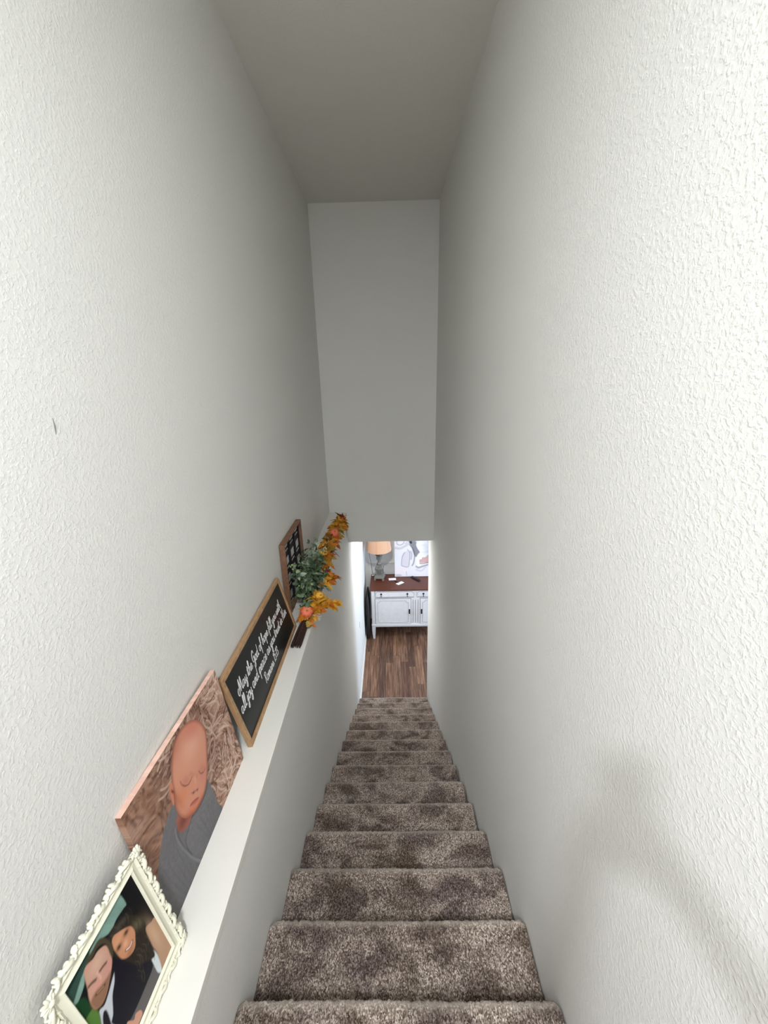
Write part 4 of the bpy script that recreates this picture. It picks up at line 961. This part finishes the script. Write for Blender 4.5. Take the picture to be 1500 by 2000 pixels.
# ------------------------------------------------------------------ the photographer, whose shadow falls on the right wall
def photographer():
    V, E, R_ = [], [], []
    def add(p, r, par=None):
        V.append(p); R_.append(r)
        if par is not None: E.append((par, len(V)-1))
        return len(V)-1
    pel = add((0, 0, .93), (.145, .105)); wst = add((0, .0, 1.08), (.125, .092), pel); ch = add((0, .0, 1.27), (.150, .105), wst); nb = add((0, -.005, 1.395), (.075, .065), ch)
    nk = add((0, .005, 1.45), (.052, .055), nb); jw = add((0, .025, 1.51), (.066, .078), nk); hd = add((0, .015, 1.585), (.078, .095), jw); tp = add((0, .0, 1.645), (.058, .070), hd)
    for s_ in (-1, 1):
        sh = add((s_*.165, -.005, 1.355), (.058, .056), ch); el = add((s_*.20, .27, 1.27), (.040, .040), sh); fa = add((s_*.16, .35, 1.36), (.036, .036), el); wr = add((s_*.085, .45, 1.45), (.024, .024), fa); pm = add((s_*.058, .488, 1.478), (.028, .017), wr)
        for k_ in range(4):
            z_ = 1.475+.019*k_; f1 = add((s_*.040, .512, z_+.004), (.0095, .0095), pm); f2 = add((s_*.020, .522, z_+.006), (.0085, .0085), f1); add((s_*.002, .521, z_+.006), (.007, .007), f2)
        t1 = add((s_*.046, .478, 1.510), (.0105, .0105), pm); add((s_*.026, .482, 1.528), (.009, .009), t1)
        hp = add((s_*.090, 0, .87), (.088, .092), pel); kn = add((s_*.10, .015, .48), (.056, .060), hp); cf = add((s_*.102, -.012, .33), (.052, .055), kn); an = add((s_*.105, -.02, .085), (.036, .042), cf); hl = add((s_*.105, -.03, .045), (.038, .040), an); add((s_*.115, .13, .034), (.042, .028), hl)
    me = bpy.data.meshes.new('tmp'); me.from_pydata(V, E, []); o = bpy.data.objects.new('tmp', me); COL.objects.link(o)
    sk = o.modifiers.new('skin', 'SKIN'); sk.use_smooth_shade = True
    for i, v in enumerate(me.skin_vertices[0].data): v.radius = R_[i]; v.use_root = (i == 0)
    ss = o.modifiers.new('sub', 'SUBSURF'); ss.levels = 2; ss.render_levels = 2
    dg = bpy.context.evaluated_depsgraph_get(); dg.update(); m2 = bpy.data.meshes.new_from_object(o.evaluated_get(dg)); bpy.data.objects.remove(o)
    for n_, c_ in (('skin_tone', rgb(206, 160, 136)), ('dark_sweater', rgb(52, 56, 64)), ('blue_jeans', rgb(52, 66, 92)), ('grey_socks', rgb(120, 120, 120))): m2.materials.append(mat(n_, c_, .75))
    for p in m2.polygons:
        z = p.center.z; hand = p.center.y > .43
        p.material_index = 0 if (z > 1.425 or hand) else (1 if z > .93 else (2 if z > .09 else 3)); p.use_smooth = True
    root = tag(empty('person', (0.0, -.53, ZLAND)), 'person in a dark sweater and jeans holding up a phone above the stairs', 'person')
    bo = bpy.data.objects.new('body', m2); COL.objects.link(bo); bo.parent = root
    h = MB(); h.ball((0, -.012, 1.60), (.087, .103, .092), 3); h.ball((0, -.065, 1.52), (.075, .05, .10), 3)
    for v in h.bm.verts:
        if v.co.y > .055 and v.co.z < 1.63: v.co.y = .055+(v.co.y-.055)*.1
    h.build('hair', mat('hair_brown', rgb(62, 44, 34), .6), root, 1)
    f = MB(); f.ball((0, .102, 1.56), (.012, .016, .020), 2)
    for s_ in (-1, 1): f.ball((s_*.078, .01, 1.565), (.010, .018, .028), 2)
    f.build('nose_and_ears', m2.materials[0], root, 1)
    f = MB()
    for s_ in (-1, 1): f.ball((s_*.030, .086, 1.585), (.013, .010, .008), 2)
    f.build('eyes', mat('eye_dark', rgb(60, 44, 36), .3), root, 1)
    MB().ball((0, .092, 1.522), (.024, .009, .007), 2).build('mouth', mat('lip', rgb(176, 104, 98), .5), root, 1)
photographer()
ph = tag(empty('phone', mtx=Matrix.Translation((0, 0, CAMZ)) @ Matrix(((_r.x, -_d.x, -_f.x, 0), (_r.y, -_d.y, -_f.y, 0), (_r.z, -_d.z, -_f.z, 0), (0, 0, 0, 1)))), 'thin black phone held up in the hands of the person', 'phone')
MB().box(-.037, .037, -.135, .022, .006, .014, bev=.003).build('phone_case', mat('phone_black', rgb(24, 24, 26), .3), ph, 2)
MB().box(-.034, .034, -.130, .017, .0135, .0146, bev=.0005).build('phone_screen', mat('screen_dark', rgb(10, 10, 12), .1), ph)

# ------------------------------------------------------------------ ceiling lamps (all outside the frame)
M['glow'] = mat('lamp_glass', (1, 1, 1, 1), .4); bsdf(M['glow']).inputs['Emission Color'].default_value = (1, .96, .9, 1); bsdf(M['glow']).inputs['Emission Strength'].default_value = 2.
M['nickel'] = mat('brushed_nickel', rgb(150, 150, 148), .35, .9)
def ceiling_lamp(loc, r, label):
    o = tag(empty('ceiling_light', loc), label, 'ceiling light')
    MB().lathe([(r*1.1, -.012), (r*1.12, 0)], 32).build('trim_ring', M['nickel'], o, 2)
    MB().lathe([(r*.98, -.016), (r, -.0125)], 32).build('diffuser', M['glow'], o, 2)
ceiling_lamp((-.83, -1.10, ZC), .12, 'round ceiling light over the upstairs hall'); ceiling_lamp((.08, -.84, ZC), .16, 'round ceiling light over the top of the stairs'); ceiling_lamp((-.12, 5.12, ZH), .07, 'recessed ceiling light over the lower room')
